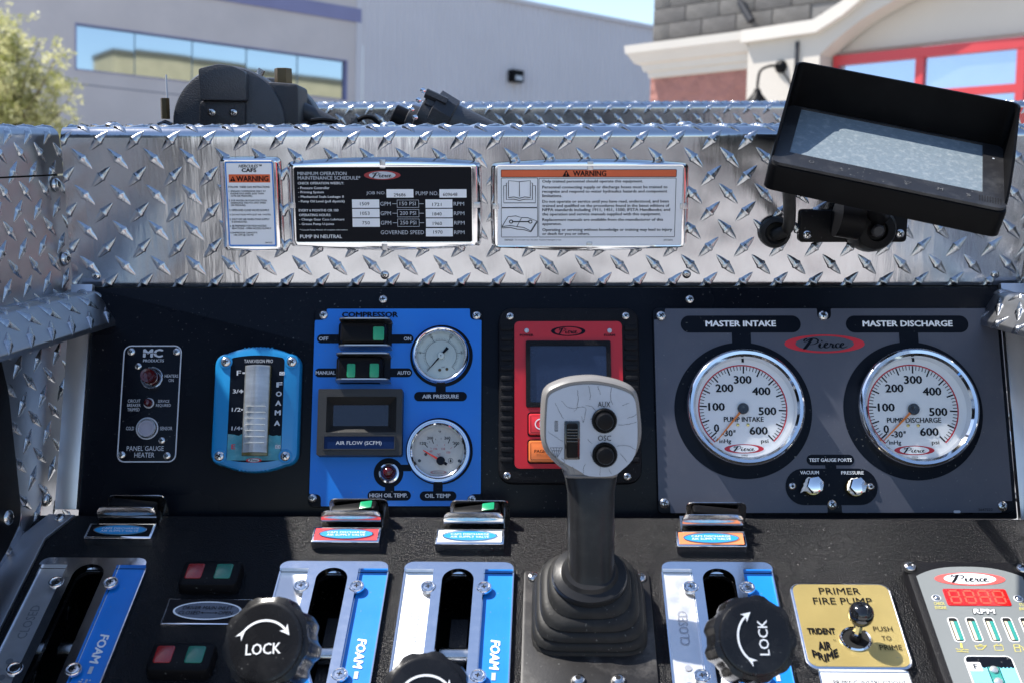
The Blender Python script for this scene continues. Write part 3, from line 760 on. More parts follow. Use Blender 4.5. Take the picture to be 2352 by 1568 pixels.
# ---------------------------------------------------------------- black gauge panel and what is screwed to it
t = Thing('gauge_panel', 'large black panel board carrying the gauges below the tread plate', 'panel', panel, xy=(0, 0))
xl, yt_ = panel.l(215, 659); xr = .512; yb_ = panel.l(1176, 1192)[1]
t.add('panel_sheet', slab(rpoly([(-.44, yb_), (xr, yb_), (xr, .1252), (-.44, .1252)], .003), -.02, -.0002, bev=.0012), BLK)
for u, v in ((880, 688), (1584, 688)): screw(t, u, v, 10.5)
t = Thing('aluminium_strip', 'vertical brushed aluminium strip down the left edge of the black panel', 'trim strip', panel, xy=(0, 0))
a = .0005
o_ = [t.p(166, 700), t.p(218, 640), t.p(218, 668), t.p(182, 1170), t.p(128, 1168)]
xs0, xs1 = t.p(128, 1168)[0], -.4405
t.add('strip_sheet', box(xs0, xs1, t.p(150, 1169)[1], .128, -.003, .004, .0008), STRIP)
t = Thing('aluminium_strip', 'vertical brushed aluminium strip down the right edge of the black panel', 'trim strip', panel, xy=(0, 0))
t.add('strip_sheet', box(.5135, .56, t.p(2345, 1195)[1], .128, -.003, .004, .0008), STRIP)
def scr(T, L, kind='phillips', r=10.5, zf=.003): 
    for u, v in L: screw(T, u, v, r, kind, zf=zf)
def pill(T, x0, x1, y0, y1, z=.0003, m=INK, zf=0.0, r=None):
    a, b = T.p(x0, y1, zf), T.p(x1, y0, zf); h = b[1] - a[1]
    T.add('printed_field', flat(rr((a[0] + b[0]) / 2, (a[1] + b[1]) / 2, b[0] - a[0], h, r if r is not None else h / 2, 8), zf + z), m)
# --- panel gauge heater unit
t = Thing('heater_switch_plate', 'black panel gauge heater plate with white outline and dark red button', 'control plate', panel, 344, 928)
c = [t.p(288, 792), t.p(424, 793), t.p(402, 1062), t.p(264, 1062)]
hw = ((c[1][0] - c[0][0]) + (c[2][0] - c[3][0])) / 4; hh = (c[0][1] - c[3][1]) / 2
cxx = sum(q[0] for q in c) / 4; cyy = sum(q[1] for q in c) / 4
t.add('plate_sheet', slab(rr(cxx, cyy, hw * 2, hh * 2, .008), .0, .0012, bev=.0003), BLK)
t.add('outline', flath(rr(cxx, cyy, hw * 2 - .001, hh * 2 - .001, .0078), [rr(cxx, cyy, hw * 2 - .0035, hh * 2 - .0035, .0066)], .0014), WHTD)
scr(t, ((302, 808), (406, 808), (280, 1044), (384, 1046)), 'torx', 9.5, .0012); scr(t, ((318, 841), (372, 1011)), 'phillips', 8.5, .0012)
z = .0012
text(t, 'MC', 352, 811, 46, 20, WHTD, zf=z, bold=.06)
sxx = t.sx(352, 811); x_, y_ = t.p(352, 811.5)
t.add('logo_wave', ribbon([(x_ - .011 + .022 * k / 12, y_ + .0005 * math.sin(k * 1.3)) for k in range(13)], .0007, z + .0009), BLK)
text(t, 'PRODUCTS', 353, 828, 48, 6.5, WHTD, zf=z, bold=.03)
text(t, 'HEATERS\nON', 394, 868, 31, 17, WHTD, zf=z, align='CENTER'); text(t, 'CIRCUIT\nBREAKER\nTRIPPED', 308, 930, 31, 27, WHTD, zf=z, align='CENTER')
text(t, 'SERVICE\nREQUIRED', 376, 926, 34, 17, WHTD, zf=z, align='CENTER'); text(t, 'COLD', 299, 983, 18, 8, WHTD, zf=z); text(t, 'SENSOR', 382, 983, 28, 8, WHTD, zf=z)
text(t, 'PANEL GAUGE', 334, 1029, 85, 11, WHTD, zf=z); text(t, 'HEATER', 332, 1044, 46, 11, WHTD, zf=z)
def at(T, u, v, zf=0): x, y = T.p(u, v, zf); return (x, y, zf)
def ringgeo(r0, r1, z0, z1): return lathe([(r1, z0), (r1, z1 - .0004), (r1 - .0004, z1), (r0 + .0004, z1), (r0, z1 - .0004), (r0, z0)], 28)
s_ = t.sx(350, 868)
t.add('button_ring', ringgeo(21 * s_, 25.5 * s_, 0, .003), CHROME, at=at(t, 350, 868, z))
t.add('button', lathe([(17 * s_, 0), (17 * s_, .017), (15.5 * s_, .019), (10 * s_, .0185), (9 * s_, .0178), (0, .0175)], 24), REDL, at=at(t, 350, 868, z))
t.add('button_ring', ringgeo(9 * s_, 12 * s_, 0, .001), WHTD, at=at(t, 342, 925, z)); t.add('lamp_lens', lathe([(9 * s_, 0), (9 * s_, .006), (6 * s_, .0085), (0, .009)], 16), REDL, at=at(t, 342, 925, z))
t.add('button_ring', ringgeo(22.5 * s_, 25.5 * s_, 0, .001), WHTD, at=at(t, 338, 983, z))
t.add('button_ring', ringgeo(18 * s_, 21 * s_, 0, .0035), STEELD, at=at(t, 338, 983, z)); t.add('button', lathe([(18 * s_, 0), (18 * s_, .003), (13 * s_, .0032), (13 * s_, .0024), (0, .0024)], 24), mat('pale_button', (.3, .3, .36), 0, .4), at=at(t, 338, 983, z))
# --- foam tank level gauge
t = Thing('tank_level_gauge', 'blue rubber framed foam tank level gauge with tall ribbed clear lens', 'level gauge', panel, 594, 942)
def bulge(cx, cy, w, h, r, b, n=12):
    P = []
    for k in range(n + 1): q = k / n * 2 - 1; P.append((cx + q * (w / 2 - r) * -1, cy + h / 2 + b * (1 - q * q)))
    a = rr(cx, cy, w, h, r, 5); up = a[:6][::1]; P2 = a[0:6] + P[1:-1] + a[6:12] + a[12:18] + [(cx - (w / 2 - r) + (w - 2 * r) * k / n, cy - h / 2 - b * (1 - (2 * k / n - 1) ** 2)) for k in range(1, n)] + a[18:24]
    return P2
aL, aR = t.p(501, 830), t.p(697, 830); bL, bR = t.p(487, 1060), t.p(686, 1060)
w_ = (aR[0] - aL[0] + bR[0] - bL[0]) / 2; h_ = t.p(600, 815)[1] - t.p(590, 1070)[1]; cy_ = (t.p(600, 815)[1] + t.p(590, 1070)[1]) / 2; cx_ = (aL[0] + aR[0] + bL[0] + bR[0]) / 4
sgg = t.sx(594, 942)
iw = 123 * sgg; ih = 236 * sgg
outer_ = bulge(cx_, cy_, w_, h_, .012, .007)
t.add('rubber_frame', slab(outer_, 0, .012, bev=.004), CYAN)
for sx_ in (-1, 1):
    for k in range(7):
        for grp in (0,):
            yy = cy_ - .044 + k * .0048 + (k // 3) * .008
            t.add('grip_rib', box(-.0022, .0022, -.0009, .0009, 0, .0016, .0006), CYAN, at=(cx_ + sx_ * (w_ / 2 - .0035), yy, .0085))
for k in range(3, 11):
    for s2 in (-1, 1):
        t.add('grip_rib', box(-.0008, .0008, -.002, .002, 0, .0016, .0005), CYAN, at=(cx_ - .026 + k * .004, cy_ + s2 * (h_ / 2 + .0035 * 0 + .0045 * (1 - ((k - 6.5) / 9) ** 2)), .0095))
z = .0122
t.add('label_plate', flat(bulge(cx_, cy_, iw, ih, .004, .0022), z), INK)
# painted foam at the bottom of the label
fy = t.p(590, 998, z)[1]; random.seed(4)
fo = [(cx_ - iw / 2 + .0005, cy_ - ih / 2), (cx_ + iw / 2 - .0005, cy_ - ih / 2)] + [(cx_ + iw / 2 - .0005 - (iw - .001) * k / 24, fy + random.uniform(-.0012, .0012)) for k in range(25)]
t.add('foam_print', flat(fo, z + .0002), mat('foam_blue_print', (.05, .26, .33), 0, .4, .3, 90, .05, dirt=(.35, .5, .5), damt=.6, dscale=120))
text(t, 'TANKVISION PRO', 594, 829, 66, 8, WHTD, zf=z, z=.0004)
for s, u, v, w2, h2 in (('F', 549, 856, 10, 11), ('3/4', 546, 898, 22, 9), ('1/2', 543, 940, 21, 9), ('1/4', 542, 983, 20, 9)): text(t, s, u, v, w2, h2, WHTD, zf=z, bold=.02)
text(t, 'E', 536, 1025, 9, 11, REDP, zf=z, bold=.03, z=.0005)
for u, v, w2 in ((561, 856, 8), (557, 898, 4), (556, 940, 4), (555, 983, 4)): a, b = t.p(u, v, z); t.add('scale_mark', flat(rr(a, b, w2 * sgg, 4 * sgg, .0002, 1), z + .0004), WHTD)
for s, v in (('F', 883), ('O', 904), ('A', 925), ('M', 947), ('A', 971)): text(t, s, 642 - (v - 883) * .06, v, 14, 12, WHTD, zf=z, bold=.05)
for s, u, v in (('C2', 648, 857), ('C1', 638, 1025)):
    a, b = t.p(u, v, z); t.add('printed_field', flat(rr(a, b, 12 * sgg, 8 * sgg, .0005), z + .0003), WHTD); text(t, s, u, v, 9, 5, BLKK, zf=z, z=.0006)
logo(t, 583, 1056, 36, 10, REDP, WHTD, BLKK, zf=z, z=.0003)
lx, ly = t.p(591, 940, z); lw = 58 * sgg; lh = 198 * sgg
t.add('lens_end', box(lx - lw / 2, lx + lw / 2, ly - lh / 2 - .003, ly + lh / 2 + .0005, z, z + .006, .001), AMB)
V_, F_ = [], []; n = 26
for k in range(n * 4 + 1):
    x = lx - lw / 2 + lw * k / (n * 4); zc = z + .011 - .006 * (2 * k / (n * 4) - 1) ** 2 + (.0007 if k % 4 in (1, 2) else 0)
    V_ += [(x, ly - lh / 2, zc), (x, ly + lh / 2, zc), (x, ly - lh / 2, z), (x, ly + lh / 2, z)]
for k in range(n * 4): a, b = 4 * k, 4 * k + 4; F_ += [(a, b, b + 1, a + 1), (a, a + 2, b + 2, b), (a + 1, b + 1, b + 3, a + 3)]
t.add('ribbed_lens', (V_, F_), LENSG)
for k in range(7):
    yy = ly - lh * .40 + k * .0062; t.add('float_line', box(lx - lw * .36, lx + lw * .4, yy, yy + .0008, z + .0095, z + .01165, .0002), mat('pale_float', (.62, .62, .58), .3, .3) if k == 0 else bpy.data.materials['pale_float'])
for u, v in ((519, 831), (671, 831), (504, 1047), (655.5, 1047)):
    t.add('screw_boss', ringgeo(10 * sgg, 15.5 * sgg, 0, .0015), CYAN, at=at(t, u, v, .0118)); screw(t, u, v, 12, zf=.012)
# --- compressor board
def notched(T, c, r, notches_mid=()):
    """board outline with concave round corner cut-outs round the screws"""
    (xa, ya), (xb, yb) = c; P = []
    for cx, cy, a0 in ((xb, yb, 270), (xa, yb, 0), (xa, ya, 90), (xb, ya, 180)):
        sq = []
        d = 1 if True else 0
        for k in range(7):
            a = math.radians(a0 - 90 * k / 6); 
            sq.append((cx + r * math.cos(a) , cy + r * math.sin(a)))
        P += [sq[::1]]
    return P
def board(T, x0, y0, x1, y1, w, mid=(), c=.006):
    """rectangle with rounded-square notches of size w at its corners (and half width notches at mid x)"""
    P = [(x0 + w, y0)]
    for m in sorted(mid): P += [(m - w * .62, y0), (m - w * .62, y0 + w), (m + w * .62, y0 + w), (m + w * .62, y0)]
    P += [(x1 - w, y0), (x1 - w, y0 + w), (x1, y0 + w), (x1, y1 - w), (x1 - w, y1 - w), (x1 - w, y1)]
    for m in sorted(mid, reverse=True): P += [(m + w * .62, y1), (m + w * .62, y1 - w), (m - w * .62, y1 - w), (m - w * .62, y1)]
    P += [(x0 + w, y1), (x0 + w, y1 - w), (x0, y1 - w), (x0, y0 + w), (x0 + w, y0 + w)]
    R = []
    for i, p in enumerate(P):
        a, b, cc = Vector(P[i - 1]), Vector(p), Vector(P[(i + 1) % len(P)]); tr = (b - a).x * (cc - b).y - (b - a).y * (cc - b).x
        R.append(w * .55 if tr < 0 else w * .12)
    return rpoly(P, R, 4)
t = Thing('compressor_board', 'bright blue board lettered for the compressor with two round gauges', 'control board', panel, 910, 936)
c = [t.p(728, 711), t.p(1108.5, 711), t.p(1102, 1162.5), t.p(707.5, 1161)]
x0, x1 = (c[0][0] + c[3][0]) / 2, (c[1][0] + c[2][0]) / 2; y1, y0 = c[0][1], (c[2][1] + c[3][1]) / 2
sg = t.sx(910, 936)
t.add('board_sheet', slab(rr((x0 + x1) / 2, (y0 + y1) / 2, x1 - x0 + .002, y1 - y0 + .002, .006), 0, .0030, bev=.0008), BLK)
t.add('blue_face', flat(board(t, x0, y0, x1, y1, 27 * sg), .0032), BLUE)
z = .0032
scr(t, ((743.5, 724), (1095, 725), (718, 1143), (1083.6, 1146)), zf=.0032)
text(t, 'COMPRESSOR', 850, 723, 129, 12.5, INK, zf=z, bold=.045)
pill(t, 728, 950, 768, 788, zf=z); pill(t, 723, 947, 845, 865.5, zf=z)
text(t, 'OFF', 743.5, 778, 22, 8.5, WHTD, zf=z, bold=.04, z=.0007); text(t, 'ON', 936, 778, 17, 8.5, WHTD, zf=z, bold=.04, z=.0007)
text(t, 'MANUAL', 748, 855.5, 46, 8.5, WHTD, zf=z, bold=.04, z=.0007); text(t, 'AUTO', 928, 855.5, 31, 8.5, WHTD, zf=z, bold=.04, z=.0007)
def disc(T, u, v, r, m=INK, z=.0003, zf=0.0, n=64):
    x, y = T.p(u, v, zf); s = T.sx(u, v, zf); T.add('printed_field', flat(circ(x, y, r * s, n), zf + z), m)
disc(t, 1014, 817, 72, zf=z); disc(t, 1009, 1035, 77, zf=z); disc(t, 892.5, 1085, 34, zf=z, z=.00045)
pill(t, 1001, 1024, 880, 905, zf=z, r=0, z=.0004); pill(t, 951, 1072.5, 899, 920.5, zf=z, z=.0005); text(t, 'AIR PRESSURE', 1011.8, 909.8, 84, 9, WHTD, zf=z, bold=.04, z=.0008)
pill(t, 884, 906, 1110, 1132, zf=z, r=0, z=.0003); pill(t, 844, 944, 1125.6, 1148.5, zf=z, z=.0005); text(t, 'HIGH OIL TEMP.', 892.5, 1136.6, 88, 9.5, WHTD, zf=z, bold=.04, z=.0008)
pill(t, 995, 1017, 1100, 1132, zf=z, r=0, z=.0004); pill(t, 964, 1048.5, 1127, 1149, zf=z, z=.0005); text(t, 'OIL TEMP', 1005.5, 1137.6, 59, 9.5, WHTD, zf=z, bold=.04, z=.0008)
pill(t, 915, 945, 1066, 1081, zf=z, r=0, z=.0002)
# --- guarded rocker switches
def rocker(name, label, u0, v0, u1, v1, gu, gv, greens, bz=.0032, group=None):
    T = Thing(name, label, 'rocker switch', panel, (u0 + u1) / 2, (v0 + v1) / 2, h=bz)
    a, b = T.p(u0, v1), T.p(u1, v0)
    g0, g1 = T.p(gu[0], gv[1]), T.p(gu[1], gv[0])
    w, h = b[0] - a[0], b[1] - a[1]; cx, cy = (a[0] + b[0]) / 2, (a[1] + b[1]) / 2
    T.add('bezel', slab(rr(cx, cy, w + .004, h + .004, .004), 0, .010, bev=.0015), BLKP)
    rk = T.add('rocker', slab(rr(cx, cy, w, h, .0035), .008, .018, bev=.003), BLKP, rot=(0, .06, 0))
    for (p, q, r, s) in greens:
        c0, c1 = T.p(p, s, .018), T.p(q, r, .018)
        T.add('green_lens', slab(rr((c0[0] + c1[0]) / 2, (c0[1] + c1[1]) / 2, c1[0] - c0[0], c1[1] - c0[1], .0015, 3), .017, .0192, bev=.0004), GREEN, parent=rk)
    # guard: two stainless fins above and below joined by a back plate
    for yy, nm in ((g1[1], 1), (g0[1], -1)):
        gw = (g1[0] - g0[0])
        T.add('guard_fin', xf(slab(rpoly([(-gw / 2, 0), (gw / 2, 0), (gw / 2, .026), (-gw / 2, .026)], [0, 0, .008, .008]), -.0007, .0007), Matrix.Translation(((g0[0] + g1[0]) / 2, yy - nm * .002, 0)) @ Matrix.Rotation(math.pi / 2 , 4, 'X')), STEEL)
    T.add('guard_back', box(g0[0] + .001, g1[0] - .001, g0[1] + .002, g1[1] - .002, .0002, .0014), BLK)
    return T
rocker('rocker_switch', 'upper guarded rocker switch with one green lens, marked OFF and ON', 784, 748, 887, 795, (783, 903), (739, 808), ((854, 880, 750, 781),))
rocker('rocker_switch', 'lower guarded rocker switch with two green lenses, marked MANUAL and AUTO', 779, 826, 878, 877, (776, 900), (817, 884), ((794, 814, 835, 866), (846, 868, 834, 866)))
# --- round gauges
def gauge(name, label, u, v, rpx, rd, depth=.014, bz=.0032, dial=None, bez=None, double=False):
    T = Thing(name, label, 'gauge', panel, u, v, h=bz); s = T.sx(u, v, depth * .8); r = rpx * s; d = rd * s; T.s = s
    pr = [(r * .985, 0), (r, .002), (r, depth - .004), (r * .985, depth - .0015), (r * .95, depth), (r * .90, depth - .0005), (d + (r * .9 - d) * .35, depth - .003), (d * 1.02, depth - .0065), (d * 1.0, depth - .0085), (d * .995, .0045)]
    if double: pr = [(r, 0), (r, depth - .005), (r * .98, depth - .003), (r * .945, depth - .003), (r * .925, depth - .0055), (r * .90, depth - .0055), (r * .885, depth - .001), (r * .86, depth), (r * .82, depth - .001), (d * 1.01, depth - .006), (d, .0045)]
    T.add('bezel', lathe([(r, .0)] + pr[1:], 64)[0:2], bez or CHROME); T.r = r; T.d = d
    T.zf = .005
    T.add('dial', flat(circ(0, 0, d * 1.01, 64), T.zf), dial or DIAL)
    T.add('glass', flat(circ(0, 0, d * 1.0, 48), depth - .0082), GLASS)
    return T
def ticks(T, angs, r0, r1, w, m, z=.0003, name='tick_marks', cx=0, cy=0):
    gs = []
    for a in angs:
        c, q = math.cos(math.radians(a)), math.sin(math.radians(a)); gs.append(line2((cx + c * r0, cy + q * r0), (cx + c * r1, cy + q * r1), w, T.zf + z))
    T.add(name, join(*gs), m)
def arcg(r0, r1, a0, a1, z, n=60, cx=0, cy=0): return ribbon([(cx + (r0 + r1) / 2 * math.cos(math.radians(a0 + (a1 - a0) * k / n)), cy + (r0 + r1) / 2 * math.sin(math.radians(a0 + (a1 - a0) * k / n))) for k in range(n + 1)], abs(r1 - r0), z)
T = gauge('air_pressure_gauge', 'small air pressure gauge with cream dial and black pointer on the blue board', 1013.5, 819, 65.5, 52, dial=DIALC)
s = T.s; zf = T.zf; A = [225 - 270 * k / 50 for k in range(51)]
T.add('dial_ring', arcg(35.4 * s, 36 * s, 225, -45, zf + .0003), BLKK)
ticks(T, A, 36 * s, 40.5 * s, .4 * s, BLKK); ticks(T, A[::10], 36 * s, 46 * s, .8 * s, BLKK)
for k, lb in ((1, '40'), (2, '80'), (3, '120'), (4, '160')):
    a = math.radians(225 - 54 * k); T.add('lettering', text_m(lb, 48.5 * s * math.cos(a), 48.5 * s * math.sin(a), (7 if len(lb) == 3 else 5) * s, 5 * s, zf + .0005, rz=a - math.pi / 2), BLKK)
text(T, 'psi', 1018, 843, 6, 4, BLKK, zf=zf, bold=.01)
a = math.atan2(-121, -103); ca, sa = math.cos(a), math.sin(a)
def ndl(T, ca, sa, r_tip, r_tail, w0, w1, m, z, tw=None): T.add('needle', ribbon([(-ca * r_tail, -sa * r_tail), (-ca * r_tail * .2, -sa * r_tail * .2), (ca * r_tip, sa * r_tip)], [tw or w0, w0, w1], z), m)
ndl(T, ca, sa, 49 * s, 24 * s, 4.5 * s, 1.0 * s, INK, zf + .0025, 7.5 * s)
T.add('hub', lathe([(7.5 * s, 0), (7.5 * s, .001), (6.5 * s, .0015), (0, .0016)], 20), DIALC, at=(0, 0, zf + .0016)); T.add('hub_pin', lathe([(1.2 * s, 0), (1.2 * s, .0004), (0, .0005)], 10), INK, at=(0, 0, zf + .0032))
for u, v in ((1010, 849), (1026.5, 847)): T.add('dial_screw', lathe([(3.6 * s, 0), (3.2 * s, .0008), (0, .001)], 12), BRASS, at=at(T, u, v, zf))
T = gauge('oil_temperature_gauge', 'oil temperature gauge with foggy white dial and red pointer on the blue board', 1008, 1037, 73, 56, dial=DIALW, double=True, depth=.015)
s = T.s; zf = T.zf
hx, hy = T.p(1012.6, 1057.8, zf)
angs = [134, 127, 121, 113, 101, 90, 78, 68, 58, 50, 46]
ticks(T, [134, 113, 68, 46], 44 * s, 54 * s, 1.6 * s, BLKK, cx=hx, cy=hy); ticks(T, [128, 121, 104, 90, 58], 50 * s, 54 * s, .8 * s, BLKK, cx=hx, cy=hy, name='minor_tick_marks'); ticks(T, [128, 104, 78, 52], 36 * s, 40 * s, .8 * s, REDP, cx=hx, cy=hy, name='red_tick_marks')
for lb, u, v in (('120', 971.5, 1017), ('200', 988, 1005), ('260', 1027.5, 1005), ('300', 1048, 1017)): text(T, lb, u, v, 14, 6.5, BLKK, zf=zf, bold=.02)
for lb, u, v in (('60', 990, 1035), ('100', 1000, 1030), ('125', 1018, 1030), ('150', 1030, 1038)): text(T, lb, u, v, 8.5 if len(lb) > 2 else 6.5, 4.5, REDP, zf=zf)
text(T, '°C', 1008, 1043, 8, 5.5, REDP, zf=zf, bold=.02); text(T, '°F', 1010, 990.5, 7, 5, BLKK, zf=zf, bold=.02)
for u, v in ((978, 1042.5), (963.5, 1057), (1055, 1057.5)): T.add('dial_screw', flat(circ(*T.p(u, v, zf), 3.6 * s, 14), zf + .0006), CAST)
T.add('oil_symbol', join(arcg(5.2 * s, 6 * s, 0, 360, zf + .0004, 24, *T.p(1035, 1057, zf)), flat([T.p(1035, 1052.5, zf), T.p(1037.3, 1058, zf), T.p(1036, 1060.5, zf), T.p(1034, 1060.5, zf), T.p(1032.7, 1058, zf)], zf + .0004)), BLKK)
logo(T, 1007, 1083.5, 38, 9, mat('faded_red_print', (.38, .2, .2), 0, .5), mat('faded_field', (.42, .38, .38), 0, .5), mat('faded_script', (.3, .3, .3), 0, .5), zf=zf)
nx, ny = T.p(972, 1033, zf + .003); d = Vector((nx - hx, ny - hy)); L_ = d.length; d.normalize()
T.add('needle', ribbon([(hx, hy), (hx + d.x * L_, hy + d.y * L_)], [6 * s, 2.2 * s], zf + .0035), mat('red_needle', (.85, .06, .03), 0, .4))
T.add('needle_tail', ribbon([(hx, hy), (hx - d.x * 17 * s, hy - d.y * 17 * s)], [7 * s, 6.5 * s], zf + .0036), INK)
T.add('hub', lathe([(10 * s, 0), (10 * s, .0022), (8.5 * s, .0028), (0, .003)], 20), INK, at=(hx, hy, zf + .002))
# --- high oil temperature lamp
t = Thing('warning_lamp', 'domed dark red warning lamp in a chrome ring above HIGH OIL TEMP', 'warning lamp', panel, 894, 1086, h=.0035)
s = t.sx(894, 1086)
t.add('nut', lathe([(25 * s, 0), (25 * s, .002), (23 * s, .004), (19 * s, .0045), (18.5 * s, .008), (17 * s, .009), (15 * s, .008), (14.8 * s, .004)], 32), CHROME)
t.add('lens', lathe([(15 * s, .004), (15 * s, .008), (13.5 * s, .0115), (10 * s, .0138), (5 * s, .015), (0, .0153)], 28), REDL)
# --- air flow meter
t = Thing('air_flow_meter', 'dark grey air flow meter with blank display and blue SCFM label', 'meter', panel, 829, 973, h=.0032)
c0, c1 = t.p(732, 1049), t.p(928, 898); sc_ = t.sx(829, 973); D_ = .016
BZL = mat('warm_grey_bezel', (.020, .019, .018), 0, .42, .1, 60, .06, bump=1, bs=1200, bd=.0004)
i0, i1 = t.p(748, 992, D_), t.p(911, 910, D_); l0, l1 = t.p(744, 1030, D_), t.p(906, 1001, D_)
t.add('case', slab(rpoly([(c0[0], c0[1]), (c1[0], c0[1]), (c1[0], c1[1]), (c0[0], c1[1])], .002), 0, D_, [rr((i0[0] + i1[0]) / 2, (i0[1] + i1[1]) / 2, i1[0] - i0[0], i1[1] - i0[1], .0006, 1)], ), BZL)
s0, s1 = t.p(765, 977, .005), t.p(892, 930, .005)
V_ = [(i0[0], i0[1], D_ - .001), (i1[0], i0[1], D_ - .001), (i1[0], i1[1], D_ - .001), (i0[0], i1[1], D_ - .001), (s0[0], s0[1], .005), (s1[0], s0[1], .005), (s1[0], s1[1], .005), (s0[0], s1[1], .005)]
t.add('display_bevel', (V_, [(0, 1, 5, 4), (1, 2, 6, 5), (2, 3, 7, 6), (3, 0, 4, 7)]), BZL)
t.add('display', box(s0[0] - .001, s1[0] + .001, s0[1] - .001, s1[1] + .001, .003, .0052), SCREENB)
t.add('label_frame', slab([(l0[0] - .001, l0[1] - .001), (l1[0] + .001, l0[1] - .001), (l1[0] + .001, l1[1] + .001), (l0[0] - .001, l1[1] + .001)], D_ - .0002, D_ + .0012, [[(l0[0], l0[1]), (l1[0], l0[1]), (l1[0], l1[1]), (l0[0], l1[1])]]), BZL)
t.add('blue_label', flat([l0, (l1[0], l0[1]), l1, (l0[0], l1[1])], D_ + .0002), mat('deep_blue_label', (.003, .016, .07), 0, .35, spec=.15))
text(t, 'AIR FLOW (SCFM)', 824, 1017.5, 105, 11, WHTD, zf=D_ + .0002)
# --- foam controller
t = Thing('foam_controller', 'red faced foam controller in a black rubber surround half hidden by the joystick', 'controller', panel, 1304, 911)
s = t.sx(1304, 911); c0, c1 = t.p(1145, 1112), t.p(1464, 711)
t.add('surround', slab(rpoly([(c0[0], c0[1]), (c1[0], c0[1]), (c1[0], c1[1]), (c0[0], c1[1])], .016, 6), 0, .010, bev=.003), BLKT)
r0, r1 = t.p(1182, 1075, .011), t.p(1428, 738, .011)
for k in range(14):
    yy = c1[1] - .022 - k * .0105
    for sd in (0, 1):
        xx = (c0[0] + .0085) if sd == 0 else (c1[0] - .0085)
        t.add('grip_rib', slab(rr(0, 0, .013, .0055, .002, 3), 0, .0022, bev=.0008), BLKT, at=(xx, yy, .0095))
sq0, sq1 = t.p(1208, 935, .011), t.p(1402, 783, .011)
t.add('red_face', slab(rr((r0[0] + r1[0]) / 2, (r0[1] + r1[1]) / 2, r1[0] - r0[0], r1[1] - r0[1], .005), .009, .0115), RED)
z = .0115
t.add('screen_frame', slab(rr((sq0[0] + sq1[0]) / 2, (sq0[1] + sq1[1]) / 2, sq1[0] - sq0[0], sq1[1] - sq0[1], .002), z, z + .0025, [rr((sq0[0] + sq1[0]) / 2, (sq0[1] + sq1[1]) / 2, sq1[0] - sq0[0] - .009, sq1[1] - sq0[1] - .010, .0015)]), BLKT)
t.add('screen', box(sq0[0] + .0042, sq1[0] - .0042, sq0[1] + .0047, sq1[1] - .0047, z, z + .0006), mat('navy_screen', (.010, .02, .055), 0, .28, .1, 40, .05, coat=.15, dirt=(.03, .05, .1), damt=.4, dscale=50))
for u, nm in ((1209.6, 'POWER'), (1400, 'FOAM')):
    t.add('indicator', lathe([(5.4 * s, 0), (5.4 * s, .001), (4 * s, .0016), (0, .0018)], 16), WHTD, at=at(t, u, 759.5, z)); text(t, nm, u, 770, 31 if nm == 'POWER' else 25, 5.5, INK, zf=z, bold=.03)
xx_, yy_ = t.p(1305, 760.5, z); t.add('emblem', flath(circ(xx_, yy_, 39.5 * s, 40, 11.5 * s), [circ(xx_, yy_, 31 * s, 40, 9.5 * s)], z + .0003), INK); t.add('emblem_script', script_geo(xx_, yy_, 45 * s, 14 * s, z + .0005, ), INK)
for (u, v, m, lb) in ((1255, 974, REDK, 'I'), (1255, 1036, ORNB, 'PAGE'), (1355, 974, REDK, ''), (1355, 1036, ORNB, '')):
    x_, y_ = t.p(u, v, z); t.add('button_recess', slab(rr(x_, y_, 86 * s, 55 * s, 7 * s), z, z + .0004), BLKP)
    if lb == 'I': m_ = mat('bright_red_button', (.75, .03, .04), 0, .38)
    b_ = t.add('button', slab(rr(x_, y_, 80 * s, 48 * s, 5 * s), z, z + .0035, bev=.0012), bpy.data.materials['bright_red_button'] if m is REDK else m)
    t.add('button_outline', flath(rr(x_, y_, 72 * s, 39 * s, 3 * s), [rr(x_, y_, 70.6 * s, 37.6 * s, 2.6 * s)], z + .0037), BLKK, parent=b_)
    if lb == 'PAGE': text(t, lb, u - 15, v - .5, 25, 7.5, BLKK, zf=z + .0036, bold=.02)
    if lb == 'I': t.add('power_symbol', join(arcg(10 * s, 12.5 * s, 0, 360, z + .0038, 30, x_ - 14 * s, y_), flat(rr(x_ - 14 * s, y_, 2.6 * s, 13 * s, .0002, 1), z + .0038)), WHT, parent=b_)
scr(t, ((1171.5, 727), (1437, 726), (1165, 1092), (1441, 1094)), zf=.0098, r=9.5)
# --- master gauge board
t = Thing('master_gauge_board', 'slate grey board with MASTER INTAKE and MASTER DISCHARGE headings and red emblem', 'control board', panel, 1910, 944)
c = [t.p(1504, 711), t.p(2291, 709.5), t.p(2319, 1178), t.p(1509, 1176)]
x0, x1 = (c[0][0] + c[3][0]) / 2, (c[1][0] + c[2][0]) / 2; y1, y0 = (c[0][1] + c[1][1]) / 2, (c[2][1] + c[3][1]) / 2; s = t.sx(1910, 944)
t.add('board_sheet', slab(rr((x0 + x1) / 2, (y0 + y1) / 2, x1 - x0 + .002, y1 - y0 + .002, .006), 0, .003, bev=.0008), BLK)
t.add('grey_face', flat(board(t, x0, y0, x1, y1, 26 * s, mid=(t.p(1891, 724)[0],)), .0032), GREY); z = .0032
scr(t, ((1518, 726), (1890.8, 725), (1526, 1154.6), (1911, 1158), (2302, 1161)), zf=z, r=12)
for a, b, cx, lb, w in ((1564, 1838, 1701, 'MASTER INTAKE', 162), (1944, 2222.6, 2084, 'MASTER DISCHARGE', 207)):
    pill(t, a, b, 725, 764, zf=z); pill(t, cx - 19 if a < 1600 else cx - 17, cx + 23 if a < 1600 else cx + 24, 760, 800, zf=z, r=0, z=.0004); text(t, lb, cx, 743.5, w, 14, WHT, zf=z, bold=.045, z=.0008)
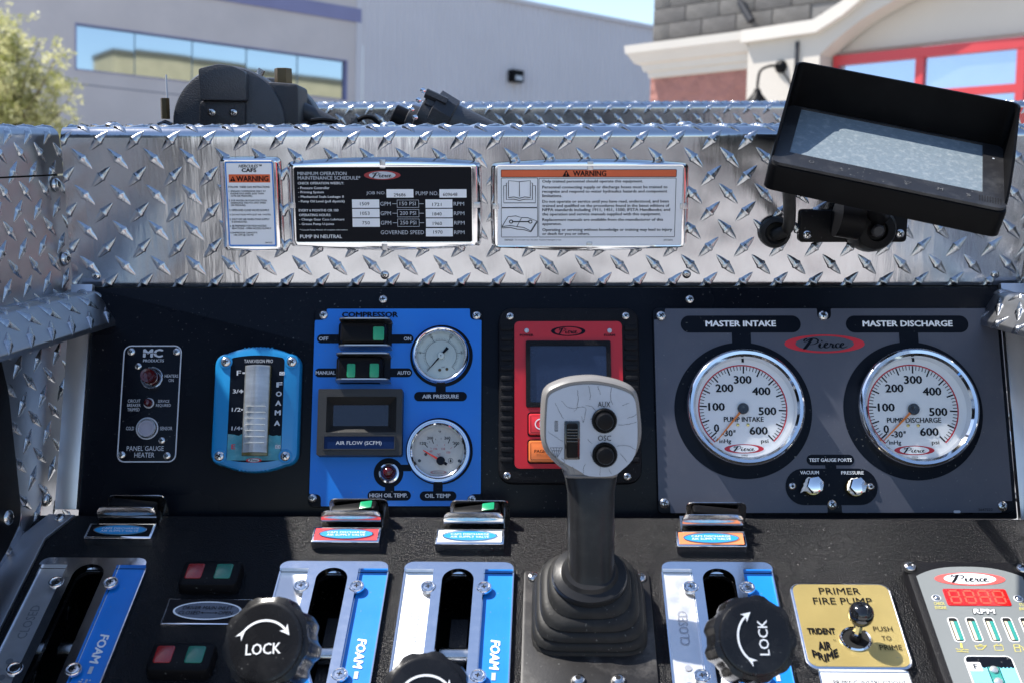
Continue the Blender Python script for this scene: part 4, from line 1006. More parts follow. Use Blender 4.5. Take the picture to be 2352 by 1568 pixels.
disc(t, 1707, 941, 158, zf=z, n=96); disc(t, 2097, 942, 160, zf=z, n=96)
logo(t, 1893.8, 789.5, 184, 42, REDP, GREY, INK, zf=z, z=.0004)
pill(t, 1853, 1961, 1043, 1067.6, zf=z); pill(t, 1896, 1920, 1060, 1085, zf=z, r=0, z=.0004); pill(t, 1806, 2013, 1075, 1159, zf=z, z=.0005)
text(t, 'TEST GAUGE PORTS', 1907, 1055.6, 98, 8, WHT, zf=z, bold=.035, z=.0008); text(t, 'VACUUM', 1859, 1084.3, 43, 7.8, WHT, zf=z, bold=.03, z=.0009); text(t, 'PRESSURE', 1957.5, 1084.8, 52, 7.8, WHT, zf=z, bold=.03, z=.0009)
text(t, '2647222', 2263, 1169.5, 33, 6, INK, zf=z); scr(t, ((1819.5, 1116), (1999.5, 1117)), 'hex', 9, z)
a_, b_ = t.p(2198, 1174, z); t.add('paint_chip', flat(rr(a_, b_, 16 * s, 6 * s, 3 * s), z + .0003), WHTD)
def master(label, u, v, rpx, cu, cv, lb, num, nang, noff):
    T = gauge('master_gauge', label, u, v, rpx, rpx * .842, depth=.018); s = T.s; zf = T.zf; k = rpx / 135.0
    T.o['group'] = 'large master pressure gauges'
    ox, oy = T.p(cu, cv, zf)
    ra = 102.5 * k * s
    T.add('red_arc', arcg(ra - 3 * k * s, ra, 229, -48, zf + .0003, 70, ox, oy), REDP)
    mj = [-47.4 + 22.37 * q for q in range(13)]; mn = [-47.4 + 22.37 * q / 5 for q in range(61) if q % 5] + [225, 229]
    ticks(T, mj, ra - 3.2 * k * s, ra - 20 * k * s, 3.2 * k * s, BLKK, cx=ox, cy=oy, name='major_tick_marks'); ticks(T, mn, ra - 3.2 * k * s, ra - 12.5 * k * s, 1.7 * k * s, BLKK, cx=ox, cy=oy, name='minor_tick_marks')
    for tx, du, dv, w, h in (('0', -60, 44, 12.5, 18.5), ('100', -60, -4.5, 38, 18.5), ('200', -42, -47, 41, 18.5), ('300', -.5, -66, 41, 18.5), ('400', 42, -40, 42, 18.5), ('500', 56, 5.5, 41, 18.5), ('600', 36, 50, 42, 18.5), ('-30', -36, 55.5, 26, 14.5)):
        text(T, tx, cu + du * k, cv + dv * k, w * k, h * k, BLKK, zf=zf, bold=.035)
    text(T, '"', cu - 19 * k, cv + 51 * k, 5 * k, 6 * k, BLKK, zf=zf, bold=.03, shear=.2)
    text(T, 'inHg', cu - 40 * k, cv + 75 * k, 27 * k, 12 * k, BLKK, zf=zf, bold=.02); text(T, 'psi', cu + 50 * k, cv + 75 * k, 17 * k, 11.5 * k, BLKK, zf=zf, bold=.02)
    text(T, lb, cu + noff * k, cv + 24 * k, (91 if len(lb) < 12 else 121) * k, 11.5 * k, BLKK, zf=zf, bold=.03)
    logo(T, cu + 3 * k, cv + 91 * k, 90 * k, 21 * k, REDP, DIAL, BLKK, zf=zf); text(T, num, cu + 4 * k, cv + 106.5 * k, 14 * k, 3.6 * k, BLKK, zf=zf)
    T.add('dial_notch', box(-.0012, .0012, T.d - .0032, T.d * .998, zf + .0003, zf + .001), BLKP)
    a = math.radians(nang); ca, sa = math.cos(a), math.sin(a)
    T.add('needle', xf(slab([(0, 2.9 * k * s), (0, -2.9 * k * s), (99 * k * s, -1.0 * k * s), (99 * k * s, 1.0 * k * s)], 0, .0005), Matrix.Translation((ox, oy, zf + .0028)) @ Matrix.Rotation(a, 4, 'Z')), mat('orange_needle', (.80, .22, .02), 0, .4) if 'orange_needle' not in bpy.data.materials else bpy.data.materials['orange_needle'])
    T.add('hub', lathe([(13 * k * s, 0), (13 * k * s, .002), (11.5 * k * s, .003), (5 * k * s, .0032), (1.5 * k * s, .0026), (0, .0026)], 28), BLKG, at=(ox, oy, zf + .0015))
    for du in (-11.5, 12): T.add('dial_screw', lathe([(4 * s, 0), (3.6 * s, .001), (1, .0012)][:2] + [(0, .0013)], 12), BRASSL, at=at(T, cu + du, cv + 36.5, zf))
master('left master gauge under MASTER INTAKE, white dial with orange pointer', 1708, 938, 136, 1706, 938, 'PUMP INTAKE', '070023', 229.8, 2)
master('right master gauge under MASTER DISCHARGE, white dial with orange pointer', 2101, 939, 139, 2097, 939.5, 'PUMP DISCHARGE', '070024', 224.5, 2)
for lab, u, v, tape in (('hexagonal test port plug under VACUUM wrapped in ragged white tape', 1865.5, 1115, 1), ('hexagonal test port plug under PRESSURE with brass collar', 1963, 1117.5, 0)):
    t = Thing('port_plug', lab, 'plug', panel, u, v, h=.0035, group='test port plugs'); s = t.sx(u, v)
    t.add('brass_collar', lathe([(22 * s, 0), (22 * s, .004), (20 * s, .006), (15 * s, .006)], 24), BRASSL, at=(-1.5 * s, -1.5 * s, 0))
    random.seed(8 + tape); tp = [((20 if not tape else 21.5) * s * random.uniform(.86, 1.08) * math.cos(a * math.pi / 14) - 2 * s, 20 * s * random.uniform(.86, 1.08) * math.sin(a * math.pi / 14)) for a in range(28)]
    if tape: tp[15] = (-27 * s, -7 * s); tp[16] = (-31 * s, -17 * s); tp[17] = (-24 * s, -13 * s)
    t.add('thread_tape', slab(tp, .005, .0085, bev=.0006), PTFE)
    t.add('hex_head', slab(circ(0, 0, 20 * s, 6, a0=12, a1=372), .008, .017, bev=.0012), CHROME)
# ---------------------------------------------------------------- placards on the tread plate
def placard(name, label, outer, face, facemat, tabs, bul=.0):
    cu = sum(p[0] for p in outer) / 4; cv = sum(p[1] for p in outer) / 4
    T = Thing(name, label, 'placard', plate, cu, cv, h=.0015)
    o = T.pp(outer); f = T.pp(face, .010)
    cx = sum(p[0] for p in o) / 4; cy = sum(p[1] for p in o) / 4
    w = (o[1][0] - o[0][0] + o[2][0] - o[3][0]) / 2; h = (o[0][1] - o[3][1] + o[1][1] - o[2][1]) / 2
    fx = sum(p[0] for p in f) / 4; fy = sum(p[1] for p in f) / 4; fw = (f[1][0] - f[0][0] + f[2][0] - f[3][0]) / 2; fh = (f[0][1] - f[3][1] + f[1][1] - f[2][1]) / 2
    nn = 16
    def loop(cx, cy, w, h, r, b, z):
        P = rr(cx, cy, w, h, r, 5); R = []
        def seg(a, b_, k, dx, dy, bb):
            return [(a[0] + (b_[0] - a[0]) * q / k + dx * bb * (1 - (2 * q / k - 1) ** 2), a[1] + (b_[1] - a[1]) * q / k + dy * bb * (1 - (2 * q / k - 1) ** 2)) for q in range(1, k)]
        c_ = [P[0:6], P[6:12], P[12:18], P[18:24]]
        R = c_[0] + seg(c_[0][-1], c_[1][0], nn, 0, 1, b) + c_[1] + seg(c_[1][-1], c_[2][0], 4, -1, 0, b * .15) + c_[2] + seg(c_[2][-1], c_[3][0], nn, 0, -1, b) + c_[3] + seg(c_[3][-1], c_[0][0], 4, 1, 0, b * .15)
        return [(x, y, z) for x, y in R]
    L = [loop(cx, cy, w, h, .005, bul, 0), loop(cx, cy, w - .0005, h - .0005, .005, bul, .003), loop((cx + fx) / 2, (cy + fy) / 2, (w * .45 + fw * .55) + .002, (h * .45 + fh * .55) + .002, .0045, bul * .5, .0098),
         loop(fx, fy, fw + .0026, fh + .0026, .003, 0, .0108), loop(fx, fy, fw + .0006, fh + .0006, .002, 0, .0106), loop(fx, fy, fw, fh, .002, 0, .0094)]
    fr_ = T.add('chrome_frame', loft(L, True), CHROME)
    T.zf = .0096; T.add('face', flat(rr(fx, fy, fw, fh, .0018), T.zf), facemat); T.box = (fx, fy, fw, fh)
    if tabs:
        for dx, dy, a, b in ((0, (h + bul * 1.2) / 2 , .0030, .0045), (0, -(h + bul * 1.2) / 2, .0030, .0045), (w / 2 - .0035, 0, .0040, .0030), (-w / 2 + .0035, 0, .0035, .0030)):
            sy_ = 1 if dy > 0 else -1
            T.add('brushed_tab', slab(rr(cx + dx * .985 if dx else fx, cy + (dy - sy_ * .0045 if dy else 0), a * 2, b * 2, .0005, 1), .0065, .0106, bev=.0003), ALU2, parent=fr_)
    return T
EDG = BLUES
T = placard('compressor_placard', 'narrow white and blue compressor warning placard, leftmost on the tread plate', ((505, 361), (646, 362), (652, 576), (514, 575)), ((517, 371), (629, 372), (633.5, 566.5), (524, 566)), WHT, False, .0006)
fx, fy, fw, fh = T.box; zf = T.zf
T.add('blue_border', flath(rr(fx, fy, fw - .0006, fh - .0006, .0015), [rr(fx, fy, fw - .0032, fh - .0032, .001)], zf + .0002), EDG)
def L_(T, s, x0, x1, v, h, m, **k):   # a line or block of print between x0 and x1, centred on v
    k.setdefault('zf', T.zf); return text(T, s, (x0 + x1) / 2, v, x1 - x0, h, m, **k)
L_(T, 'HERCULES™', 548, 602, 382, 7, BLKK, bold=.02, shear=.25); L_(T, 'CAFS', 555, 589, 391.5, 9, BLKK, bold=.045)
a, b = T.p(526, 420, zf), T.p(620, 401, zf); T.add('orange_band', flat(rr((a[0] + b[0]) / 2, (a[1] + b[1]) / 2, b[0] - a[0], b[1] - a[1], .0002, 1), zf + .0003), ORNP)
L_(T, 'WARNING', 543, 617, 411, 13, BLKK, bold=.035, z=.0007)
def tri(T, u, v, w, h, zf):
    c, a, b = T.p(u, v - h / 2, zf), T.p(u - w / 2, v + h / 2, zf), T.p(u + w / 2, v + h / 2, zf)
    T.add('warning_triangle', flat([c, a, b], zf + .0007), BLKK); text(T, '!', u, v + h * .12, w * .14, h * .55, ORNP, zf=zf, z=.0010, bold=.02)
tri(T, 535, 411, 13, 12, zf)
for s, x0, x1, v, h in (('FOLLOW  THESE CAFS INSTRUCTIONS:', 525, 620, 430, 4.6), ('1. ENGAGE COMPRESSOR ONLY AT\n   ENGINE IDLE SPEED (LESS THAN\n   15 PSI AIR PRESSURE).', 526, 611, 445.7, 16), ('2. FOR WATER OR FOAM SOLUTION,\n   DISENGAGE THE PTO (ANY SPEED\n   OR PRESSURE).', 526, 614, 467, 16),
                        ('3. OPEN AND CLOSE VALVES SLOWLY.', 527, 619.5, 483.2, 4.8), ('4. DO NOT RUN WITH JUST AIR / WATER.', 527.5, 623, 494, 4.8), ('5. SHUT OFF AIR WHEN FOAM SUPPLY\n   IS EXHAUSTED.', 528, 619.5, 507, 10), ('6. BE PREPARED FOR HIGH NOZZLE\n   REACTIONS - OPEN NOZZLE SLOWLY.', 528.5, 624, 522, 10), ('COMPRESSOR CAPACITY:\n     140 CFM @ 125 PSI', 529, 592, 538, 10)):
    L_(T, s, x0, x1, v, h, BLKK, bold=.022)
L_(T, '2667520', 609.5, 625.5, 557.5, 3.2, BLKK)
T = placard('pump_rating_placard', 'black pump maintenance and rating placard in a chrome frame, middle of three', ((659, 371), (1104, 371), (1107, 566), (669, 566)), ((676, 384.6), (1081.7, 384.6), (1084.8, 555.4), (681.4, 555.4)), mat('black_placard_print', (.005, .006, .010), 0, .4, spec=.1), True, .0042)
zf = T.zf
L_(T, 'MINIMUM OPERATION', 683.5, 796, 399, 8, WHTD, bold=.015); L_(T, 'MAINTENANCE SCHEDULE*', 684, 828, 409, 8.5, WHTD, bold=.015)
for s, x0, x1, v, h in (('CHECK OPERATION WEEKLY:', 684, 790, 421.2, 5.6), ('- Pressure Controller', 684.5, 757, 432, 6), ('- Priming System', 685, 744, 442.6, 7), ('- Mechanical Seals Leakage: 0', 685.5, 790, 453, 7), ('- Pump Oil Level (pull dipstick)', 686, 791.5, 463.5, 7.2),
                        ('EVERY 6 MONTHS OR 100', 686.5, 777.5, 483.5, 5.8), ('OPERATING HOURS:', 687, 760.5, 494.3, 5.8), ('- Change Gear Case Lubricant', 687.5, 791.5, 505, 6.8), ('- Grease Pump U-joints', 688, 767.5, 515.5, 6.8), ('* Consult Pump Manual of complete information', 688.5, 798.5, 528.6, 4), ('PUMP IN NEUTRAL', 689.5, 785.5, 543.5, 8.2)):
    L_(T, s, x0, x1, v, h, WHT, bold=.016)
T.add('rating_logo_field', flat([(0, 0), (1e-5, 0), (0, 1e-5)], 0.001), BLKK) if False else None
logo(T, 878, 403, 84, 21, mat('dull_red_print', (.32, .012, .02), 0, .4), WHTD, BLKK, zf=zf)
def wbox(T, x0, x1, y0, y1, m=WHT, z=.0003):
    a, b = T.p(x0, y1, T.zf), T.p(x1, y0, T.zf); T.add('entry_box', flat(rr((a[0] + b[0]) / 2, (a[1] + b[1]) / 2, b[0] - a[0], b[1] - a[1], .0002, 1), T.zf + z), m)
wbox(T, 888, 949.5, 435, 454.5); wbox(T, 1009.5, 1071.5, 435, 454.5)
L_(T, 'JOB NO.', 841.5, 886, 444.5, 9, WHTD, bold=.01); L_(T, 'PUMP NO.', 955, 1007, 444.5, 9, WHTD, bold=.01); L_(T, '29686', 904.5, 932, 448, 7.5, BLKK, bold=.01); L_(T, '609648', 1017.5, 1050.5, 447, 7.5, BLKK, bold=.01)
for k, (g_, p_, r_) in enumerate((('1509', '150 PSI', '1721'), ('1053', '200 PSI', '1840'), ('750', '250 PSI', '1960'))):
    y = 468.5 + k * 21.8; o_ = k * .6
    wbox(T, 809 + o_, 871 + o_, y - 10, y + 9.5); L_(T, g_, (827 if len(g_) > 3 else 831) + o_, 848.5 + o_, y, 7.5, BLKK, bold=.01); L_(T, 'GPM', 873.5 + o_, 897.5 + o_, y, 9, WHTD, bold=.01)
    L_(T, p_, 918 + o_, 955 + o_, y - .5, 8.5, WHTD, bold=.01); wbox(T, 977.5 + o_, 1039 + o_, y - 10, y + 9.5); L_(T, r_, 993 + o_, 1014 + o_, y + 1.5, 7.5, BLKK, bold=.01); L_(T, 'RPM', 1042 + o_, 1066 + o_, y, 8.5, WHTD, bold=.01)
    a, b = T.p(912 + o_, y + 9, zf), T.p(962 + o_, y - 9, zf); cx, cy, w, h = (a[0] + b[0]) / 2, (a[1] + b[1]) / 2, b[0] - a[0], b[1] - a[1]
    T.add('value_outline', join(flath(rr(cx, cy, w, h, .0002, 1), [rr(cx, cy, w - .0008, h - .0008, .0001, 1)], zf + .0003), line2(T.p(901 + o_, y, zf), T.p(911.5 + o_, y, zf), .0005, zf + .0003), line2(T.p(962.5 + o_, y, zf), T.p(973 + o_, y, zf), .0005, zf + .0003)), WHTD)
wbox(T, 978.5, 1040, 524.5, 543.5); L_(T, '1970', 995.5, 1016.5, 533.5, 7.5, BLKK, bold=.01); L_(T, 'GOVERNED SPEED', 874.5, 974, 534, 9, WHTD, bold=.01); L_(T, 'RPM', 1043, 1067, 534, 8.5, WHTD, bold=.01)
T = placard('operator_warning_placard', 'white operator warning placard with orange header and book symbols, rightmost of three', ((1127, 375), (1580, 375), (1577, 567), (1129, 567)), ((1145.6, 382), (1567.8, 382), (1564.7, 563.5), (1141.4, 563.5)), WHT, True, .0042)
zf = T.zf
def P_(u, v): return T.p(u, v, zf)
def rect_px(x0, y0, x1, y1, r=0.0): a, b = P_(x0, y1), P_(x1, y0); return rr((a[0] + b[0]) / 2, (a[1] + b[1]) / 2, b[0] - a[0], b[1] - a[1], max(r, .0002), 3)
T.add('orange_band', flat(rect_px(1151, 390, 1554, 407.5, .001), zf + .0002), ORNP)
def outline(T, o, w, z, nm='outline'): T.add(nm, flath(o, [inset(o if area(o) > 0 else o[::-1], w)], z), BLKK)
for q in ((1150.5, 389.5, 1554.5, 408), (1151, 409, 1235.5, 477.5), (1151, 477.5, 1235.5, 545.5), (1237, 409, 1553.5, 545.5)): outline(T, rect_px(*q, .001), .0005, zf + .0004)
tri(T, 1300.5, 398.5, 17, 15, zf); L_(T, 'WARNING', 1316, 1392.5, 398.7, 12.5, BLKK, bold=.03, z=.0008)
for s, x1, v, h in (('Only trained personnel should operate this equipment.', 1476.5, 417.6, 8.4), ('Personnel connecting supply or discharge hoses must be trained to', 1533, 431, 8.4), ('recognize and respond to water hydraulics hazards and component', 1532.5, 440.8, 8.4), ('limitations.', 1291, 450, 6.8),
                    ('Do not operate or service until you have read, understood, and been', 1536, 463.8, 8.4), ('trained and qualified on the procedures found in the latest editions of', 1537.5, 473.6, 8.4), ('NFPA standards including 1911, 1451, 1500; IFSTA Handbooks; and', 1539, 483, 8.6), ('the operation and service manuals supplied with this equipment.', 1517.5, 493, 8.4),
                    ('Replacement manuals are available from the manufacturer of this', 1523, 505.6, 8.2), ('apparatus.', 1290, 515.8, 6.6), ('Operating or servicing without knowledge or training may lead to injury', 1543.5, 528.6, 8.4), ('or death for you or others.', 1354.5, 538, 8)):
    L_(T, s, 1245.5, x1, v, h, BLKK, bold=.02)
L_(T, 'FAMA25', 1159.5, 1179, 551.4, 4.2, BLKK); L_(T, 'Do not paint over this label.  Replace if damaged or lost', 1183, 1289, 551.6, 4, BLKK); L_(T, '2773474', 1524, 1544.5, 551.8, 4.2, BLKK)
Z = zf + .0005
def pl(pts, w=.0007, closed=False):
    q = [P_(*p) for p in pts]; q = q + [q[0]] if closed else q; return ribbon(q, w, Z)
bk = [pl([(1193, 452), (1193, 418), (1168, 415.5), (1168, 452)]), pl([(1193, 418), (1218, 415.5), (1218, 452)]), pl([(1193, 456), (1205, 453), (1219, 454.5)]), pl([(1193, 456), (1181, 453), (1167, 454.5)]),
      pl([(1166, 421), (1163, 421), (1163, 459), (1180, 458), (1193, 461), (1206, 458), (1223, 459), (1223, 421), (1220, 421)]), pl([(1162, 427), (1157, 427), (1157, 466.5), (1230, 466.5), (1230, 427), (1225, 427)])]
T.add('book_symbol', join(*bk), BLKK)
bk = [pl([(1153, 521), (1167, 498), (1185, 496.5), (1198, 500.5), (1187, 521), (1173, 518.5), (1153, 521)]), pl([(1198, 500.5), (1212, 500.5), (1233, 508), (1219, 531), (1203, 523), (1187, 521)]), pl([(1153, 521), (1154, 524), (1173, 523), (1188, 527), (1203, 528), (1219, 533), (1221, 531), (1234, 510), (1233, 508)]),
      pl([(1176, 509.5), (1216, 509.5)], .0011), ribbon([P_(1176 + 4 * math.cos(a / 10) - 2, 509.5 + 3.5 * math.sin(a / 10)) for a in range(-40, 41 - 10, 5)], .0009, Z), ribbon([P_(1216 - 4 * math.cos(a / 10) + 2, 509.5 + 3.5 * math.sin(a / 10)) for a in range(-30, 31, 5)], .0009, Z)]
T.add('manual_symbol', join(*bk), BLKK)
# ---------------------------------------------------------------- monitor with sun hood
MON = Fr(pt(2035, 350, 1.1), c2w((1, -.248, .206)), c2w((.298, .5626, -.771)))
t = Thing('camera_monitor', 'tilted black camera monitor with a deep sun hood and dusty blank screen', 'monitor', MON, xy=(0, 0))
MPL = mat('monitor_plastic', (.0035, .0035, .004), 0, .38, .12, 30, .08, bump=.25, bs=1200, bd=.0002, dirt=(.03, .03, .03), damt=.15, dscale=18, spec=.07)
sx0, sx1, sy0, sy1 = -.0825, .0848, -.0400, .0545
bx0, bx1, by0, by1 = -.098, .106, -.0655, .060
t.add('body', slab(rr((bx0 + bx1) / 2, (by0 + by1) / 2, bx1 - bx0, by1 - by0, .009, 6), -.026, -.0015, bev=.003), MPL)
t.add('rear_housing', slab(rr((bx0 + bx1) / 2, (by0 + by1) / 2 + .004, bx1 - bx0 - .03, by1 - by0 - .03, .012, 6), -.036, -.0255, bev=.003), MPL)
t.add('front_frame', slab(rr((bx0 + bx1) / 2, (by0 + by1) / 2, bx1 - bx0 - .004, by1 - by0 - .004, .008, 6), -.0016, .001, [[(sx0, sy0), (sx1, sy0), (sx1, sy1), (sx0, sy1)]]), mat('dusty_front', (.018, .018, .020), 0, .38, .1, 30, .08, dirt=(.09, .09, .09), damt=.55, dscale=30))
t.add('screen', box(sx0, sx1, sy0, sy1, -.002, -.0006), mat('dusty_screen', (.16, .20, .23), 0, .45, .18, 420, .1, dirt=(.38, .41, .42), damt=.75, dscale=150, stretch=(1, 2.0, 1)))
hh_ = .0445
def hoodwall(pts, ax): pass
# hood: top wall and two tapering sides
wth = .0022
Rr = .009
def hood_loop(inn, z, yfront):
    x0, x1, y1 = bx0 + .001 + inn, bx1 - .001 - inn, by1 - .001 - inn; r = Rr - inn
    P = [(x0, yfront)] + [(x0 + r - r * math.cos(a), y1 - r + r * math.sin(a)) for a in [math.pi / 2 * k / 6 for k in range(7)]] + [(x1 - r + r * math.sin(a), y1 - r + r * math.cos(a)) for a in [math.pi / 2 * k / 6 for k in range(7)]] + [(x1, yfront)]
    return [(x, y, z) for x, y in P]
lv = [(0.0, by0 + .012), (.006, by0 + .016), (.014, by0 + .028), (.024, by0 + .05), (.034, by0 + .085), (.041, by1 - .016), (hh_, by1 - .011)]
n = 16; V_, F_ = [], []
for z, yf in lv: V_ += hood_loop(0, z, yf)
for z, yf in lv: V_ += hood_loop(wth, z, yf)
m_ = len(lv)
for k in range(m_ - 1):
    for i in range(n - 1):
        a, b = k * n + i, (k + 1) * n + i; F_.append((a, b, b + 1, a + 1)); a += m_ * n; b += m_ * n; F_.append((a, a + 1, b + 1, b))
    for i in (0, n - 1):
        a, b = k * n + i, (k + 1) * n + i; F_.append((a, b, b + m_ * n, a + m_ * n) if i == 0 else (b, a, a + m_ * n, b + m_ * n))
k = (m_ - 1) * n
for i in range(n - 1): F_.append((k + i, k + i + m_ * n, k + i + 1 + m_ * n, k + i + 1))
t.add('sun_hood', (V_, F_), MPL)
PRN = mat('faded_print', (.13, .13, .125), 0, .5)
for s, x, w in (('+', -.036, .0025), ('M', .049, .0045), ('S', .073, .0035)):
    t.add('lettering', text_m(s, x, -.052, w, .0042 if s != '+' else .003, .0016), PRN)
t.add('button_mark', ribbon([(.0185, -.0505), (.0245, -.0505), (.0215, -.0545), (.0185, -.0505)], .0005, .0014), PRN)
t.add('power_mark', arcg(.0018, .0022, 110, 430, .0014, 16, -.062, -.0505), PRN)
t.add('indicator', flat(circ(.094, .028, .0011, 12), .0014), WHTD)
t.add('speaker_holes', join(*[flat(circ(.082 + .0022 * i, -.0565 + .0022 * j, .0006, 8), .0014) for i in range(9) for j in range(5)]), DARK, kind='stuff')
# bracket on the tread plate
t = Thing('monitor_bracket', 'black bracket plate with ball joint under the camera monitor', 'bracket', plate, 1960, 520, h=.002)
c0, c1 = t.p(1833, 556), t.p(2084, 482)
t.add('mount_plate', slab(rr((c0[0] + c1[0]) / 2, (c0[1] + c1[1]) / 2, c1[0] - c0[0], c1[1] - c0[1], .004), 0, .004, bev=.001), BLKP)
for u, v in ((1853.7, 540), (2066.6, 537)): screw(t, u, v, 11, 'phillips', zf=.004)
tgt = t.o.matrix_world.inverted() @ MON.w(-.005, .0, -.034)
b0 = t.p(1965, 515); 
t.add('pivot_barrel', tube([(b0[0] - .028, b0[1] + .012, .030), (b0[0] - .004, b0[1] + .008, .030)], [.021, .021], 28), BLKP)
t.add('ball_housing', lathe([(.026, 0), (.026, .01), (.023, .024), (.019, .034), (.011, .036), (.010, .031), (0, .030)], 28), BLKP, at=(b0[0] + .012, b0[1] - .002, .003))
t.add('swivel_arm', tube(catmull([(b0[0] + .010, b0[1] + .004, .020), (b0[0] + .010, b0[1] + .02, .045), (tgt[0], tgt[1], tgt[2])], 5), .012, 14), BLKP)
t.add('clamp_bolt', lathe([(.007, 0), (.007, .004), (.005, .006), (0, .006)], 8), CASTD, at=(b0[0] + .012, b0[1] - .002, .036))
t = Thing('monitor_cable', 'black cable rising from a rubber grommet to the camera monitor', 'cable', plate, 1779, 533, h=.002)
s = t.sx(1779, 533)
t.add('grommet', lathe([(36 * s, 0), (37 * s, .003), (34 * s, .008), (26 * s, .010), (22 * s, .008), (20 * s, .004), (0, .003)], 32), RUB)
tgt = t.o.matrix_world.inverted() @ MON.w(-.078, -.040, -.026)
t.add('cord', tube(catmull([(0, -.001, .002), (.001, 0, .016), (.008, .012, .03), (tgt[0], tgt[1], tgt[2])], 8), .0062, 14), RUB)
# ---------------------------------------------------------------- castings behind the plate
back = Fr(plate.O + Vector((0, .14, 0)), Vector((1, 0, 0)), Vector((0, 0, 1)))
t = Thing('valve_housing', 'dark grey cast housing with half round body and brass hex cap behind the plate', 'pump housing', back, 523, 290)
P = t.p; s = t.sx(523, 250)
t.add('round_body', xf(slab(circ(0, 0, 131 * s, 64), -.05, 0, bev=.006), Matrix.Translation((P(525, 290)[0], P(525, 284)[1], 0))), CAST)
t.add('rear_disc', slab([(x + P(590, 300)[0], y + P(590, 290)[1]) for x, y in circ(0, 0, 122 * s, 48)], -.11, -.07, bev=.004), CAST)
t.add('top_block', slab(rpoly([P(459, 230, .016), P(565, 232, .016), P(563, 165, .016), P(535, 152, .016), P(500, 147, .016), P(455, 158, .016)], .003), -.02, .016, bev=.0012), CAST)
br = t.add('screw_bracket', slab(rpoly([P(462, 310), P(566, 310), P(566, 233), P(462, 233)], .006), -.01, .008, bev=.0015), CASTD)
for u, v in ((486.4, 258.5), (536, 259)): screw(t, u, v, 9.5, 'phillips', zf=.009)
t.add('side_housing', slab(rpoly([P(600, 330), P(686, 330), P(683, 192), P(608, 186)], .006), -.07, -.006, bev=.004), CASTD)
t.add('brass_cap', xf(slab(circ(0, 0, 20.5 * s, 6), 0, 38 * s, bev=.001), Matrix.Translation((P(638, 188)[0], P(638, 190)[1], -.035)) @ Matrix.Rotation(-math.pi / 2, 4, 'X')), BRASS)
t.add('lever_rod', tube([(*P(585, 192, -.03), -.03), (*P(602, 160, -.03), -.03)], .0045, 10), STEELD)
t.add('hose', tube([(*P(686, 252, -.05), -.05), (*P(722, 266, -.05), -.05), (*P(765, 288, -.05), -.05)], [.011, .010, .009], 12), CAST)
t.add('tether', tube(catmull([(*P(715, 278, .0), .0), (*P(745, 276, .0), .0), (*P(776, 281, .0), .0)], 4), .003, 8), BLKP)
t = Thing('thin_antenna', 'short whip antenna with brass coloured sleeve left of the cast housing', 'antenna', back, 381, 290)
P = t.p
t.add('whip', tube([(*P(384, 226), 0), (*P(381.5, 172), 0)], [.0012, .0009], 6), WHTD)
t.add('sleeve', slab([(x, y) for x, y in circ(0, 0, .0052, 6)], 0, .024, bev=.0008), BRASS, at=(*P(380.5, 274), 0), rot=(-math.pi / 2, 0, 0))
t.add('wing_nut', tube([(*P(366, 289), .002), (*P(381, 281), .002), (*P(394, 289), .002)], [.004, .0025, .004], 8), BLKG)
t = Thing('nozzle_head', 'black nozzle head lying tilted behind the plate with a tapering grey barrel', 'nozzle', back, 1010, 282)
P = t.p
def seg(name, a, b, r0, r1, m, n=20, z=-.01, bev=0):
    A = Vector((*P(*a, z), z)); B = Vector((*P(*b, z), z)); return t.add(name, tube([A, A.lerp(B, .04), A.lerp(B, .96), B], [r0 * .93, r0, r1, r1 * .93], n), m)
sg = t.sx(1000, 250)
seg('rear_cap', (902, 268), (938, 284), 30 * sg, 30 * sg, BLKP); seg('neck', (935, 272), (972, 288), 34 * sg, 38 * sg, CASTD)
seg('collar_ring', (962, 262), (1000, 282), 54 * sg, 58 * sg, CASTD, 12); seg('barrel_ring', (990, 262), (1034, 284), 60 * sg, 56 * sg, CASTD, 10)
seg('barrel', (1020, 276), (1165, 318), 46 * sg, 22 * sg, CAST)
for u, v in ((969, 206), (959, 228), (943, 250), (951, 268)): t.add('bolt', lathe([(.0032, 0), (.0032, .004), (0, .005)], 8), CHROME, at=(*P(u + 3, v + 3, .02), .02))
for dv in (0, 22): t.add('lug', tube([(*P(978, 214 + dv, .01), .01), (*P(1026, 236 + dv, .01), .01)], [.006, .006], 6), CASTD)
t = Thing('hose_loop', 'small black hose loop with a square clip lying on the plate edge', 'hose', back, 840, 284)
P = t.p
t.add('loop', tube(catmull([(*P(815, 282), 0), (*P(835, 270), .0), (*P(856, 272), 0), (*P(874, 290), 0)], 5), .0028, 8), BLKP)
t.add('clip', slab(rpoly([P(803, 292), P(824, 292), P(820, 269), P(808, 270)], .001), -.004, .006, bev=.001), CAST)
# ---------------------------------------------------------------- tree on the left
t = Thing('leafy_tree', 'sunlit yellow green tree with wispy branches left of the office building', 'tree', Fr(pt(5, 290, 15), Vector((1, 0, 0)), Vector((0, 0, 1))), xy=(0, 0))
random.seed(11)
BARK = mat('tree_bark', (.16, .13, .08), 0, .8, .2, 20, .05, bump=1, bs=40, bd=.01)
lf = []
m, nt, b = new_mat('leaf'); N = nt.nodes; oi = N.new('ShaderNodeTexNoise'); oi.inputs['Scale'].default_value = 6; tc = N.new('ShaderNodeTexCoord'); nt.links.new(tc.outputs['Object'], oi.inputs['Vector'])
cr = N.new('ShaderNodeValToRGB'); cr.color_ramp.elements[0].position = .35; cr.color_ramp.elements[0].color = (.26, .28, .06, 1); cr.color_ramp.elements[1].position = .68; cr.color_ramp.elements[1].color = (.80, .76, .45, 1)
nt.links.new(oi.outputs[0], cr.inputs[0]); nt.links.new(cr.outputs[0], b.inputs['Base Color']); b.inputs['Roughness'].default_value = .45
